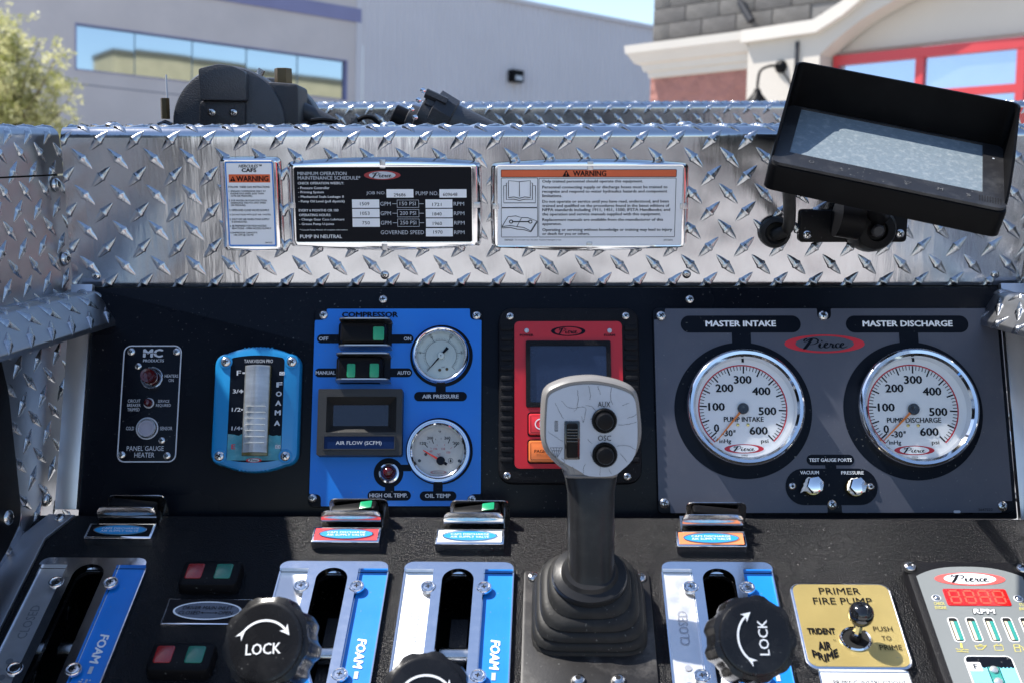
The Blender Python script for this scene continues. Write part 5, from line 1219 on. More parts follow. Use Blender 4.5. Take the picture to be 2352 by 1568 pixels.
tl = N.new('ShaderNodeBsdfTranslucent'); nt.links.new(cr.outputs[0], tl.inputs[0]); mx = N.new('ShaderNodeMixShader'); mx.inputs[0].default_value = .35
nt.links.new(b.outputs[0], mx.inputs[1]); nt.links.new(tl.outputs[0], mx.inputs[2]); nt.links.new(mx.outputs[0], N['Material Output'].inputs[0]); LEAF = m
zg = -t.fr.O.z
V_, F_ = [], []
t.add('trunk', tube([(-.1, zg, 0), (-.05, zg * .6, .05), (0, -1.2, 0), (.05, -.5, 0)], [.11, .09, .07, .05], 10), BARK)
tips = []
for k in range(80):
    a = random.uniform(0, 2 * math.pi); el = random.uniform(.1, 1.5); L2 = random.uniform(.75, 1.0)
    d = Vector((math.cos(a) * math.cos(el), math.sin(el), math.sin(a) * math.cos(el)))
    p0 = Vector((0, random.uniform(-1.0, -.2), 0)); p2 = p0 + Vector((d.x * 1.12, d.y * 1.75 + .1, d.z * 1.1)) * L2
    p1 = p0.lerp(p2, .5) + Vector((random.uniform(-.1, .1), -.05, random.uniform(-.1, .1)))
    t.add('branch', tube(catmull([p0, p1, p2], 3), [.022, .019, .016, .013, .009, .006, .004], 5), BARK); tips.append((p1, p2))
for p1, p2 in tips:
    for _ in range(26):
        c = p1.lerp(p2, random.uniform(-.2, 1.08)) + Vector([random.gauss(0, .10) for _ in range(3)])
        for _ in range(random.randint(8, 16)):
            q = c + Vector([random.gauss(0, .032) for _ in range(3)]); u_ = Vector([random.gauss(0, 1) for _ in range(3)]).normalized(); w_ = u_.orthogonal().normalized(); r = random.uniform(.013, .026)
            i = len(V_); V_ += [tuple(q - u_ * r * 1.6), tuple(q + w_ * r * .6), tuple(q + u_ * r * 1.6), tuple(q - w_ * r * .6)]; F_.append((i, i + 1, i + 2, i + 3))
me = mesh('crown', (V_, F_), 0); t.add('crown', me, LEAF, kind='stuff')
# ---------------------------------------------------------------- lower console
GUIDES = []
def guide_axis(u, v): return console.l(u, v)
gcs = [console.l(222, 1298), console.l(771.5, 1306), console.l(1056, 1308), console.l(1644, 1308)]
t = Thing('control_console', 'black wrinkle coated sloping console below the gauge panel', 'console', console, xy=(0, 0))
sl = .0300 / 2
slots = [rr(x, y - .115, .0295, .225, .0147, 8) for x, y in [(g[0] + 0.0, g[1] - .004) for g in gcs]]
t.add('console_sheet', slab([(-.62, -.36), (.62, -.36), (.62, .010), (-.62, .010)], -.004, 0, slots), BLKC)
t.add('back_flange', tube([(-.62, .010, -.004), (.62, .010, -.004)], .00395, 12), BLKC)
t.add('back_flange_drop', box(-.62, .62, .010, .0135, -.14, -.004), BLKC)
t.add('inner_tray', slab([(-.62, -.36), (.62, -.36), (.62, .012), (-.62, .012)], -.14, -.13), DARK)  # near-black enclosure added below so no light leaks into the slots

t.add('inner_wall', slab([(-.62, -.37), (.62, -.37), (.62, -.36), (-.62, -.36)], -.13, 0), DARK)
t = Thing('console_edge_strip', 'bent aluminium edge strip at the left side of the lower console', 'trim strip', console, xy=(0, 0))
z = .004
e = [t.p(172, 1180, z), t.p(103, 1234, z), t.p(41, 1358, z), t.p(-30, 1500, z), t.p(-190, 1500, z), t.p(-60, 1380, z), t.p(0, 1296, z), t.p(36, 1237, z), t.p(112, 1178, z)]
t.add('strip_sheet', slab(e, .0005, z, bev=.001), STRIP); screw(t, 137, 1188, 12, 'phillips', zf=z)
# lever guides
def guide(label, k, closed=True):
    gx, gy = gcs[k]; gy = gy - .004
    T = Thing('lever_guide', label, 'lever guide', console, xy=(gx, gy), group='chrome lever guides')
    so = rr(0, -.115, .0295, .225, .0147, 10); yl = -.004
    W2 = .0508
    base = T.add('base_plate', slab([(-W2, -.235), (W2, -.235), (W2, yl), (-W2, yl)], .0006, .0030, [so]), CHROME2)
    band = [(-.0235, -.235), (.0235, -.235), (.0235, yl + .0005), (W2, yl + .0005), (W2, yl + .002)] + [(W2 - .009 + .009 * math.cos(a), yl + .002 + .008 * math.sin(a)) for a in [math.pi / 2 * q / 5 for q in range(1, 6)]] + \
           [(-W2 + .009 - .009 * math.sin(a), yl + .002 + .008 * math.cos(a)) for a in [math.pi / 2 * q / 5 for q in range(0, 5)]] + [(-W2, yl + .002), (-W2, yl + .0005), (-.0235, yl + .0005)]
    T.add('slot_band', slab(band, .0029, .0085, [rr(0, -.115 , .0293, .2245, .0146, 10)]), CHROME2)
    T.add('foam_strip', flat([(.0240, -.234), (.0502, -.234), (.0502, yl), (.0240, yl)], .0034), BLUES)
    T.add('bare_strip', flat([(-.0502, -.234), (-.0240, -.234), (-.0240, yl), (-.0502, yl)], .0034), SATIN)
    T.add('side_lip', box(W2 - .0008, W2 + .0004, -.235, yl, .0004, .0050), CHROME2, parent=base); T.add('side_lip', box(-W2 - .0004, -W2 + .0008, -.235, yl, .0004, .0050), CHROME2, parent=base)
    T.add('lever_quadrant', box(-.008, .008, -.22, -.02, -.045, -.040), CASTD); T.add('pivot_shaft', tube([(-.014, -.075, -.030), (.014, -.075, -.030)], .008, 12), STEELD)
    T.add('lettering', text_m('FOAM', .0375, -.103, .034, .0085, .0040, rz=-math.pi / 2, bold=.045, shear=.15), WHT)
    random.seed(3)
    dots = [flat(circ(.036 + random.uniform(-.006, .006), -.137 - random.uniform(0, .012), .0009, 8), .0040) for _ in range(26)]
    T.add('spray_symbol', join(ribbon([(.0375, -.123), (.0375, -.131)], .0035, .0040), *dots), WHTD)
    T.add('lettering', text_m('CLOSED', -.0365, -.072, .040, .0085, .0041, rz=math.pi / 2), mat('engraved_grey', (.52, .53, .56), 1, .45) if 'engraved_grey' not in bpy.data.materials else bpy.data.materials['engraved_grey'])
    for q in range(3): T.add('stamped_dot', flat(circ(-.0365, -.118 - q * .018, .0032, 14), .0041), bpy.data.materials['engraved_grey'])
    for x, y in ((-.0265, -.0265), (.0245, -.0265), (-.0265, -.130), (.0245, -.130)): T.add('screw', SCR['washer'], at=(x, y, .0085 if abs(x) < .024 else .0062), rz=random.uniform(-.2, .2), sc=.0072)
    return T
guide('chrome lever guide at the far left, in deep shade, with blue FOAM strip', 0)
guide('chrome lever guide behind the left LOCK knob with blue FOAM strip', 1)
guide('chrome lever guide just left of the joystick with blue FOAM strip', 2)
guide('chrome lever guide behind the right LOCK knob, engraved CLOSED', 3)
# levers with lock knobs
def knob(label, u, v, d, nrm, R, txt_rot, show=True, foot=None, arrow=1):
    O = pt(u, v, d); n = c2w(nrm).normalized(); ey = c2w((0, 1, 0)); ex = ey.cross(n)
    F = Fr(O, ex, n.cross(ex)); T = Thing('lock_lever', label, 'lever', F, xy=(0, 0), group='black lobed lock knobs')
    n_ = 180; out = []
    for k in range(n_):
        a = 2 * math.pi * k / n_; lob = math.cos(9 * a + .6); r = R * (1.13 + .055 * max(-1, min(1, lob * 1.6))); out.append((r * math.cos(a), r * math.sin(a)))
    def sc_(o, q, z): return [(x * q, y * q, z) for x, y in o]
    cir = circ(0, 0, R, n_)
    loops = [sc_(out, .90, -.033), sc_(out, .965, -.031), sc_(out, 1.0, -.024), sc_(out, 1.0, -.012), sc_(out, .985, -.008), [(x * .55 + c * .5, y * .55 + e * .5, -.0035) for (x, y), (c, e) in zip(out, cir)], sc_(cir, 1.0, -.0022), sc_(cir, .985, -.0008), sc_(cir, .93, -.0002), sc_(cir, .9, -.0001)]
    T.add('knob', loft(loops, True), KNOB)
    rm = Matrix.Rotation(txt_rot, 4, 'Z')
    T.add('lettering', xf(text_m('LOCK', 0, -.18 * R, .92 * R, .27 * R, .0004, bold=.012), rm), WHT)
    A0, A1 = 148, 34; rad = .68 * R; cy = -.10 * R
    q = [(rad * math.cos(math.radians(A0 + (A1 - A0) * k / 30)), cy + rad * .9 * math.sin(math.radians(A0 + (A1 - A0) * k / 30))) for k in range(31)]
    gs = [ribbon(q, .055 * R, .0004)]
    e1, e0 = Vector(q[-1]), Vector(q[-2]); dd = (e1 - e0).normalized(); nn = Vector((-dd.y, dd.x)); tip = e1 + dd * .16 * R
    gs.append(flat([tuple(tip), tuple(e1 - dd * .10 * R + nn * .13 * R), tuple(e1 - dd * .02 * R), tuple(e1 - dd * .10 * R - nn * .13 * R)], .0005))
    e1, e0 = Vector(q[0]), Vector(q[1]); dd = (e1 - e0).normalized(); nn = Vector((-dd.y, dd.x))
    gs.append(flat([tuple(e1 + dd * .16 * R + nn * .10 * R), tuple(e1 - dd * .06 * R + nn * .03 * R), tuple(e1 - dd * .0 * R - nn * .0 * R), tuple(e1 - dd * .06 * R - nn * .03 * R), tuple(e1 + dd * .16 * R - nn * .10 * R), tuple(e1 + dd * .06 * R)], .0005))
    T.add('turn_arrow', xf(join(*gs), rm), WHT)
    if foot:
        fw = console.w(*foot, -.06); inv = T.o.matrix_world.inverted(); p = inv @ fw
        T.add('lever_rod', tube([(0, 0, -.030), (0, 0, -.05), tuple(Vector((0, 0, -.05)).lerp(p, .5)), tuple(p)], [.0115, .0105, .0105, .0105], 18), CHROME2)
        T.add('rod_collar', lathe([(.019, -.052), (.019, -.034), (.0, -.033)], 20), CHROME2)
    return T
KNOB = mat('moulded_black_knob', (.008, .008, .009), 0, .27, .12, 30, .08, bump=.2, bs=700, bd=.0002, spec=.3, dirt=(.07, .07, .07), damt=.25, dscale=25)
knob('lobed black LOCK knob on a chrome lever at the lower left, arrow over the word', 606, 1472, .90, (-.20, .38, .90), 93 * .90 / 2800, math.radians(6), foot=(gcs[1][0] + .002, gcs[1][1] - .15))
knob('lobed black LOCK knob on a chrome lever at the lower right, word turned sideways', 1738, 1463, .90, (.14, .36, .92), 87 * .90 / 2800, math.radians(88), foot=(gcs[3][0] - .0, gcs[3][1] - .16))
knob('lobed black LOCK knob cut by the bottom picture edge between the guides', 977, 1598, .88, (-.02, .42, .90), 92 * .88 / 2800, math.radians(2), foot=(gcs[2][0], gcs[2][1] - .17))
# valve switch sets with coloured name tags along the top of the console
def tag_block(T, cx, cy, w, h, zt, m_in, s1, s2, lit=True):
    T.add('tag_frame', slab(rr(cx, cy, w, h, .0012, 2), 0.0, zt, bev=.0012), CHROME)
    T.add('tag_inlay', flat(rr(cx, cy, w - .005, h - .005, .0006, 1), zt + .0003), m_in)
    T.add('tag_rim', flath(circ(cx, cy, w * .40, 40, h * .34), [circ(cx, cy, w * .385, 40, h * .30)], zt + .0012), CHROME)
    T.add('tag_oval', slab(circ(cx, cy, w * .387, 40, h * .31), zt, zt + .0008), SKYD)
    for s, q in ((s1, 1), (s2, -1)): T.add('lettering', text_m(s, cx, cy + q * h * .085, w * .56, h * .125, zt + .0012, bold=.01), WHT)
SKYD = mat('blue_oval_print', (.02, .30, .62), 0, .35)
def valve(label, u0, v0, u1, v1, inlay, backu, green=True, shade=False):
    """u0,v0-u1,v1: the tag's top face; backu: horizontal centre of the rear guard plate"""
    zt = .010
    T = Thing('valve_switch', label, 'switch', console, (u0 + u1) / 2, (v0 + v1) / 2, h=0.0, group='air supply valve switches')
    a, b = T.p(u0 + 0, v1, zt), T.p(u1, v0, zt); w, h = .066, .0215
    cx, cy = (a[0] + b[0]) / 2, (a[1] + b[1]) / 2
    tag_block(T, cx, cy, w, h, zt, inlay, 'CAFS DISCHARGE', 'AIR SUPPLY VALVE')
    yb = cy + h / 2 + .0065
    # guard: front fin with a curved foot, back fin, rocker between
    pr = [(0, 0)]
    f = catmull([(.0, .0), (.0, .010), (.0018, .017), (.0005, .025)], 4)
    hw_ = .029
    def fin(y0, xo, H, nm, curve):
        n = 8; V_, F_ = [], []
        n = 14; cols = [xo - hw_ * math.cos(math.pi * i / n) for i in range(n + 1)]
        rows = [k / 8 for k in range(9)]
        for th in (0, .0014):
            for r_ in rows:
                zz = H * r_; cv = curve * math.sin(r_ * math.pi * .9)
                for i, x in enumerate(cols):
                    e_ = min(abs(x - cols[0]), abs(cols[-1] - x)); rad = .006
                    lim = H - (rad - math.sqrt(max(0, rad * rad - (rad - e_) ** 2)) if e_ < rad else 0) if True else 0
                    V_.append((x, y0 + cv + th, min(zz, lim)))
        m_ = len(cols); K = len(rows) * m_
        for r_ in range(8):
            for i in range(n):
                a_ = r_ * m_ + i; F_.append((a_, a_ + 1, a_ + m_ + 1, a_ + m_)); F_.append((a_ + K, a_ + K + m_, a_ + K + m_ + 1, a_ + K + 1))
        for r_ in range(8):
            for i in (0, n): a_ = r_ * m_ + i; F_.append((a_, a_ + m_, a_ + m_ + K, a_ + K))
        for i in range(n): a_ = 8 * m_ + i; F_.append((a_, a_ + 1, a_ + 1 + K, a_ + K))
        T.add(nm, (V_, F_), STEELF)
    fin(yb, cx + .003, .0245, 'front_guard', -.0025)
    fin(yb + .017, cx + .008, .0245, 'rear_guard', 0)
    T.add('guard_base', box(cx + .003 - hw_, cx + .003 + hw_, yb, yb + .024, -.0016, .0016), STEELF)
    T.add('switch_bezel', slab(rr(cx + .006, yb + .009, .050, .013, .003), .0015, .008, bev=.001), BLKP)
    rk = T.add('rocker', xf(slab(rr(0, 0, .046, .012, .003), 0, .010, bev=.002), Matrix.Translation((cx + .006, yb + .009, .0125)) @ Matrix.Rotation(-.16 if green else .12, 4, 'Y')), BLKP)
    if green: T.add('green_lens', xf(slab(rr(.0125, 0, .012, .010, .001, 2), .0098, .0108, bev=.0003), Matrix.Translation((cx + .006, yb + .009, .0125)) @ Matrix.Rotation(-.16, 4, 'Y')), GREEN, parent=rk)
    return T
STEELF = mat('polished_stainless', (.62, .60, .58), 1, .16, .04, 90, .06, bump=.3, bs=200, bd=.0003)
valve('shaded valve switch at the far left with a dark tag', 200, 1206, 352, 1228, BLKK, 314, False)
valve('valve switch with a red name tag below the blue compressor board', 722, 1215, 868, 1237, mat('tag_red', (.70, .05, .06), 0, .35), 828)
valve('valve switch with a white name tag left of the joystick', 1008, 1220, 1150, 1241, WHT, 1082)
valve('valve switch with an orange name tag right of the joystick', 1560, 1225, 1706, 1246, mat('tag_orange', (.80, .25, .10), 0, .35), 1605, False)
# rocker pads and the main inlet tag
def pad(label, u, v, gl):
    T = Thing('rocker_pad', label, 'switch pad', console, u, v, h=0, group='red and green rocker pads')
    T.add('pad_body', slab(rr(0, 0, .056, .033, .006), 0, .012, bev=.004), BLKP)
    T.add('red_lens', slab(rr(-.0145, .001, .0155, .0190, .002, 3), .011, .0126, bev=.0004), REDK); T.add('green_lens', slab(rr(.0125, .001, .0155, .0190, .002, 3), .011, .0126, bev=.0004), GREEND)
    return T
pad('upper black rocker pad with one red and one green lens, above the inlet tag', 487, 1334, 1); pad('lower black rocker pad with one red and one green lens, below the inlet tag', 420, 1526, 1)
T = Thing('main_inlet_tag', 'black rectangular driver main inlet tag with an oval silver rimmed label', 'name tag', console, 478, 1410)
a, b = T.p(383, 1438, .004), T.p(565, 1381, .004); w, h = .078, .0315
T.add('tag_frame', slab(rr(0, 0, w, h, .001, 2), 0, .004, bev=.0008), CHROME2); T.add('tag_inlay', flat(rr(0, 0, w - .003, h - .003, .0006, 1), .0043), BLKK)
T.add('tag_rim', flath(circ(0, 0, w * .40, 48, h * .36), [circ(0, 0, w * .375, 48, h * .31)], .0050), WHT); T.add('tag_oval', flat(circ(0, 0, w * .376, 48, h * .312), .0047), mat('grey_blue_field', (.10, .12, .16), 0, .4))
T.add('lettering', text_m('DRIVER MAIN INLET', 0, .0032, .046, .0042, .0053, shear=.2), BLKK); T.add('lettering', text_m('CLOSED', -.0155, -.0028, .0195, .0042, .0053, shear=.2), BLKK); T.add('lettering', text_m('OPEN', .0175, -.0028, .013, .0042, .0053, shear=.2), BLKK)
T.add('double_arrow', join(ribbon([(-.004, -.0028), (.009, -.0028)], .0005, .0053), flat([(-.0055, -.0028), (-.003, -.0018), (-.003, -.0038)], .0053), flat([(.0105, -.0028), (.008, -.0018), (.008, -.0038)], .0053)), BLKK)
# ---------------------------------------------------------------- joystick
B = console.w(*console.l(1352, 1420), 0)
T = Thing('joystick_plate', 'black steel base plate under the joystick boot with four screws', 'base plate', console, 1350, 1440)
q = [T.p(1204, 1309, .003), T.p(1490, 1311, .003), T.p(1513, 1568, .003), T.p(1195, 1568, .003)]
xa, xb = (q[0][0] + q[3][0]) / 2, (q[1][0] + q[2][0]) / 2
T.add('plate_sheet', slab(rr((xa + xb) / 2, (q[0][1] + T.p(1350, 1760)[1]) / 2, xb - xa, q[0][1] - T.p(1350, 1760)[1], .004), 0.0003, .003, bev=.0008), mat('worn_black_steel', (.014, .013, .013), 0, .45, .12, 30, .1, bump=.3, bs=500, bd=.0003, dirt=(.16, .15, .14), damt=.7, dscale=24))
for u, v in ((1225, 1324), (1470, 1326)): screw(T, u, v, 15, 'phillips', zf=.003)
for u, v in ((1328, 1562), (1420, 1562)): screw(T, u, v, 17, 'hex', zf=.003)
Jc = None
best = None
for k in range(400):
    d = .8 + k * .001; p = pt(1353.5, 1326, d); w_ = p - B
    al = w_.dot(console.ez); 
    e = (w_ - (console.ez * .8 + Vector((0, 0, 1)) * .2).normalized() * al).length
    if best is None or e < best[0]: best = (e, d, p, al)
Jp = best[2]
J = Fr(Jp, Vector((1, 0, 0)), Vector((0, .06, 1)))
T = Thing('joystick', 'grey pistol grip joystick with cracked pale face, black buttons and rubber boot', 'joystick', J, xy=(0, 0))
inv = T.o.matrix_world.inverted()
# boot: stacked folds, square at the base and round at the collar
def sq(cx, hx, hy, ax, ay, e, n=48):
    L = []
    for k in range(n):
        a = 2 * math.pi * k / n; c, s_ = math.cos(a), math.sin(a); r = (abs(c) ** e + abs(s_) ** e) ** (-1 / e); L.append(cx + ax * (hx * c * r) + ay * (hy * s_ * r))
    return L
kx, ky, kz = console.ex, console.ey, console.ez
top_ax, top_ay = Vector((1, 0, 0)), (Vector((0, 1, 0)) * .80 + Vector((0, 0, 1)) * .60).normalized()
mpp = (px(Jp)[2]) / 2800
R0 = 130 * (px(B)[2]) / 2800; R1 = 84 * mpp
folds = 5; LL = []
for k in range(folds):
    t0, t1 = k / folds, (k + 1) / folds
    for tt, kk in ((t0, 1.0), (t0 + .10 * (1 / folds), 1.02), (t0 + .55 / folds, 1.0), (t0 + .80 / folds, .965), (t0 + .93 / folds, .90), (t0 + .98 / folds, .87)):
        c = B.lerp(Jp, tt); rad = R1 + (R0 - R1) * (1 - (t0 + .1) ** 2.4) ; rad *= kk
        ax = kx.lerp(top_ax, tt).normalized(); ay = ky.lerp(top_ay, tt).normalized(); e = 6.0 - 3.9 * tt ** 1.3
        LL.append([inv @ p for p in sq(c, rad, rad * (.92 + .04 * tt), ax, ay, e)])
LL.append([inv @ p for p in sq(Jp, R1 * .95, R1 * .9, top_ax, top_ay, 2.05)])
T.add('rubber_boot', loft(LL, True), RUB)
# steel collar
cn = top_ax.cross(top_ay); LL = []
for r, h in ((1.0, -.004), (1.03, 0), (1.03, .004), (1.0, .0065), (.9, .0072), (.78, .0085), (.7, .012)): LL.append([inv @ p for p in sq(Jp + cn * h, R1 * r, R1 * r * .93, top_ax, top_ay, 2.05)])
T.add('collar', loft(LL, True), GRIP)
def jx(u, v, z=0): a, b = J.l(u, v, z); return (a, b)
zt = .012    # face plane of the head
sc2 = mpp
def shaft_loop(v, hw_, zc, hz, e=3.0, n=40):
    x, y = jx(1357.5, v, 0); L = []
    for k in range(n):
        a = 2 * math.pi * k / n; c, s_ = math.cos(a), math.sin(a); r = (abs(c) ** e + abs(s_) ** e) ** (-1 / e); L.append((x + hw_ * sc2 * c * r, y, zc - hz * s_ * r))
    return L
T.add('grip_shaft', loft([shaft_loop(1352, 60, -.002, .024), shaft_loop(1335, 55, -.002, .022), shaft_loop(1300, 53, -.002, .021), shaft_loop(1200, 53.5, -.003, .020), shaft_loop(1130, 54, -.004, .019), shaft_loop(1095, 60, -.006, .017), shaft_loop(1060, 74, -.008, .012)], True), GRIP)
head = [(1357, 865), (1310, 869), (1275, 880), (1254, 893), (1245, 915), (1241.5, 980), (1244, 1017), (1255, 1042), (1280, 1069), (1297, 1082), (1306, 1100), (1410, 1100), (1420, 1082), (1450, 1060), (1468, 1031), (1475, 995), (1472, 950), (1467, 915), (1457, 893), (1428, 878), (1392, 869)]
hp = [jx(u, v, zt) for u, v in head]; hp = catmull(hp, 4, True)
hpr = hp if area(hp) > 0 else hp[::-1]
T.add('head', loft([[(x, y, -.022) for x, y in inset(hpr, .006)], [(x, y, -.018) for x, y in inset(hpr, .0015)], [(x, y, -.010) for x, y in hpr], [(x, y, .006) for x, y in hpr], [(x, y, .010) for x, y in inset(hpr, .0012)], [(x, y, .012) for x, y in inset(hpr, .0032)], [(x, y, .0112) for x, y in inset(hpr, .0040)]], True), mat('grip_head', (.21, .20, .19), 0, .42, .1, 24, .08, bump=.2, bs=400, bd=.0003, dirt=(.1, .1, .1), damt=.3, dscale=20))
fc = [(1357, 882), (1315, 885), (1283, 895), (1262, 908), (1257, 930), (1254.5, 985), (1256, 1015), (1268, 1038), (1290, 1058), (1330, 1080), (1352, 1092), (1405, 1092), (1430, 1077), (1452, 1055), (1462, 1028), (1464.5, 990), (1462, 945), (1457, 915), (1440, 900), (1400, 887)]
fp = catmull([jx(u, v, zt) for u, v in fc], 3, True)
T.add('faceplate', slab(fp, .0105, .0124), FACE); zf = .0124
T.o['label'] = T.o['label']
ck = [[(1326, 895), (1328, 915), (1325, 935), (1318, 945)], [(1326, 935), (1345, 936), (1340, 970), (1336, 955)], [(1345, 930), (1360, 933), (1368, 943)], [(1373, 885), (1379, 905)], [(1404, 889), (1402, 912), (1407, 928)], [(1290, 920), (1305, 935), (1325, 937)], [(1275, 925), (1288, 950), (1294, 961)], [(1352, 885), (1356, 905), (1354, 917)], [(1440, 960), (1456, 955), (1461, 950)], [(1419, 975), (1440, 974), (1462, 968)], [(1416, 1024), (1440, 1022), (1462, 1032)], [(1345, 1064), (1340, 1075), (1341, 1085)], [(1378, 1090), (1380, 1070), (1385, 1062)], [(1405, 1088), (1398, 1075)], [(1290, 1052), (1297, 1060), (1285, 1066)], [(1356, 1035), (1365, 1060), (1385, 1055)], [(1258, 990), (1280, 1005), (1292, 1012)], [(1425, 1040), (1440, 1060)], [(1355, 962), (1370, 957), (1392, 958)], [(1430, 930), (1445, 925)], [(1350, 1008), (1360, 1018)], [(1320, 1085), (1315, 1070)]]
random.seed(5)
cg = []
for c in ck:
    P2 = catmull([T.p(u, v, zf) for u, v in c], 5); P2 = [(a + random.uniform(-.0003, .0003), b + random.uniform(-.0003, .0003)) for a, b in P2]; cg.append(ribbon(P2, [random.uniform(.00022, .0005) for _ in P2], zf + .0002))
T.add('crack_lines', join(*cg), CRACK, kind='stuff')
s = mpp
for u, v in ((1388, 965), (1389, 1043)):
    x, y = T.p(u, v, zf); T.add('button', lathe([(28.5 * s, 0), (28.5 * s, .0015), (26 * s, .003), (23 * s, .003), (21.5 * s, .0015), (20 * s, .0015), (19.5 * s, .0085), (17 * s, .0105), (10 * s, .0112), (0, .0112)], 36), BLKP, at=(x, y, zf))
text(T, 'AUX', 1387.5, 927.5, 29, 13, BLKK, zf=zf); text(T, 'OSC', 1388.5, 1005, 30, 12.5, BLKK, zf=zf)
a, b = T.p(1296, 1054, zf), T.p(1332, 966, zf); x, y = (a[0] + b[0]) / 2, (a[1] + b[1]) / 2; w, h = b[0] - a[0], b[1] - a[1]
T.add('slide_recess', slab(rr(x, y, w, h, .0008, 2), zf, zf + .0008, bev=.0003), BLKG)
sl_ = T.add('thumb_slide', slab(rr(x, y, w * .74, h * .9, .002), zf, zf + .0035, bev=.0012), BLKP)
for k in range(5): T.add('slide_ridge', box(x - w * .34, x + w * .34, y + h * (.30 - k * .075) - .0006, y + h * (.30 - k * .075) + .0006, zf + .0033, zf + .0052 + (.002 if k == 4 else 0), .0005), BLKG, parent=sl_)
T.add('stream_symbol', join(*[line2(T.p(1274.5 + k * 2.2, 966, zf), T.p(1274.5 + k * 2.2, 989, zf), .0003, zf + .0003) for k in range(4)], line2(T.p(1274, 966, zf), T.p(1281.5, 966, zf), .0003, zf + .0003), line2(T.p(1274, 989, zf), T.p(1281.5, 989, zf), .0003, zf + .0003)), BLKK)
T.add('fan_symbol', join(*[line2(T.p(1264 + k * 7, 1027, zf), T.p(1275.5 + k * 1.3, 1049, zf), .0003, zf + .0003) for k in range(5)], line2(T.p(1264, 1027, zf), T.p(1292, 1027, zf), .0003, zf + .0003), line2(T.p(1268, 1034, zf), T.p(1288, 1034, zf), .0003, zf + .0003)), BLKK)
# ---------------------------------------------------------------- primer plate
T = Thing('primer_plate', 'gold PRIMER FIRE PUMP plate with a black push knob in chrome surround', 'control plate', console, 1955, 1440)
zf = .006; c = [T.p(1812, 1338, zf), T.p(2041, 1338, zf), T.p(2105, 1537, zf), T.p(1851, 1537, zf)]
xa, xb = (c[0][0] + c[3][0]) / 2, (c[1][0] + c[2][0]) / 2; ya, yb = (c[2][1] + c[3][1]) / 2, (c[0][1] + c[1][1]) / 2
T.add('chrome_surround', slab(rr((xa + xb) / 2, (ya + yb) / 2, xb - xa, yb - ya, .011, 8), 0, .0065, bev=.002), CHROME2)
T.add('gold_face', slab(rr((xa + xb) / 2, (ya + yb) / 2, xb - xa - .0055, yb - ya - .0055, .0085, 8), .006, .0070), GOLD); zf = .0071
text(T, 'PRIMER', 1928, 1357, 94, 14.5, BLKK, zf=zf, bold=.006); text(T, 'FIRE PUMP', 1935, 1380, 135, 15, BLKK, zf=zf, bold=.006)
text(T, 'TRIDENT', 1886, 1449, 64, 14, BLKK, zf=zf, bold=.05); text(T, 'AIR', 1894, 1483, 31, 20, BLKK, zf=zf, bold=.05)
g_ = text(T, 'PRIME', 1896.5, 1505, 60, 18, BLKK, zf=zf, bold=.05, add=False); xm = sum(v[0] for v in g_[0]) / len(g_[0])
T.add('lettering', ([(a, b + abs(a - xm) * .55 - .003, z_) for a, b, z_ in g_[0]], g_[1]), BLKK)
text(T, 'PUSH', 2027.6, 1444, 44, 11, BLKK, zf=zf); text(T, 'TO', 2036, 1465.5, 22, 10.5, BLKK, zf=zf); text(T, 'PRIME', 2046, 1486.6, 51, 12, BLKK, zf=zf); text(T, '™', 1916, 1470, 6, 3, BLKK, zf=zf)
s = T.sx(1964, 1467); x, y = T.p(1965, 1467, zf)
T.add('ring', lathe([(37 * s, 0), (37 * s, .001), (34 * s, .0022), (31 * s, .0015), (30 * s, .0002)], 36), CHROME, at=(x, y, zf))
T.add('hole', flat(circ(x, y, 30.5 * s, 32), zf + .0004), DARK)
T.add('bushing', lathe([(14 * s, 0), (14 * s, .004), (11 * s, .006), (8 * s, .006)], 20), BLKP, at=(x, y, zf))
n2 = Vector((.05, .12, 1)).normalized()
kb = T.add('push_knob', join(lathe([(9.5 * s, .002), (9.5 * s, .016), (12 * s, .019), (14 * s, .021)], 20), sh(lathe([(15 * s, .0), (22 * s, .001), (27 * s, .0035), (29 * s, .007), (28 * s, .011), (24 * s, .0145), (16 * s, .017), (8 * s, .018), (0, .0183)], 36), 0, 0, .020)), BLKG, at=(x, y, zf), rot=(-.08, .05, 0))
T.add('stem', lathe([(10.5 * s, 0), (10.5 * s, .017), (0, .0171)], 8), CHROME, at=(x, y, zf + .001), rot=(-.08, .05, 0))
T = Thing('priming_label', 'white priming instructions label at the bottom edge below the gold plate', 'label', console, 1993, 1585)
w = .076; T.add('label_plate', slab(rr(0, -.012, w, .062, .0015, 2), 0, .003, bev=.0006), CHROME2); T.add('label_face', flat(rr(0, -.012, w - .003, .059, .001, 2), .0033), WHT)
a = T.p(1998, 1568, .0034); T.add('lettering', text_m('PRIMING INSTRUCTIONS', a[0], a[1] + .0005, .060, .0048, .0038), BLKK)
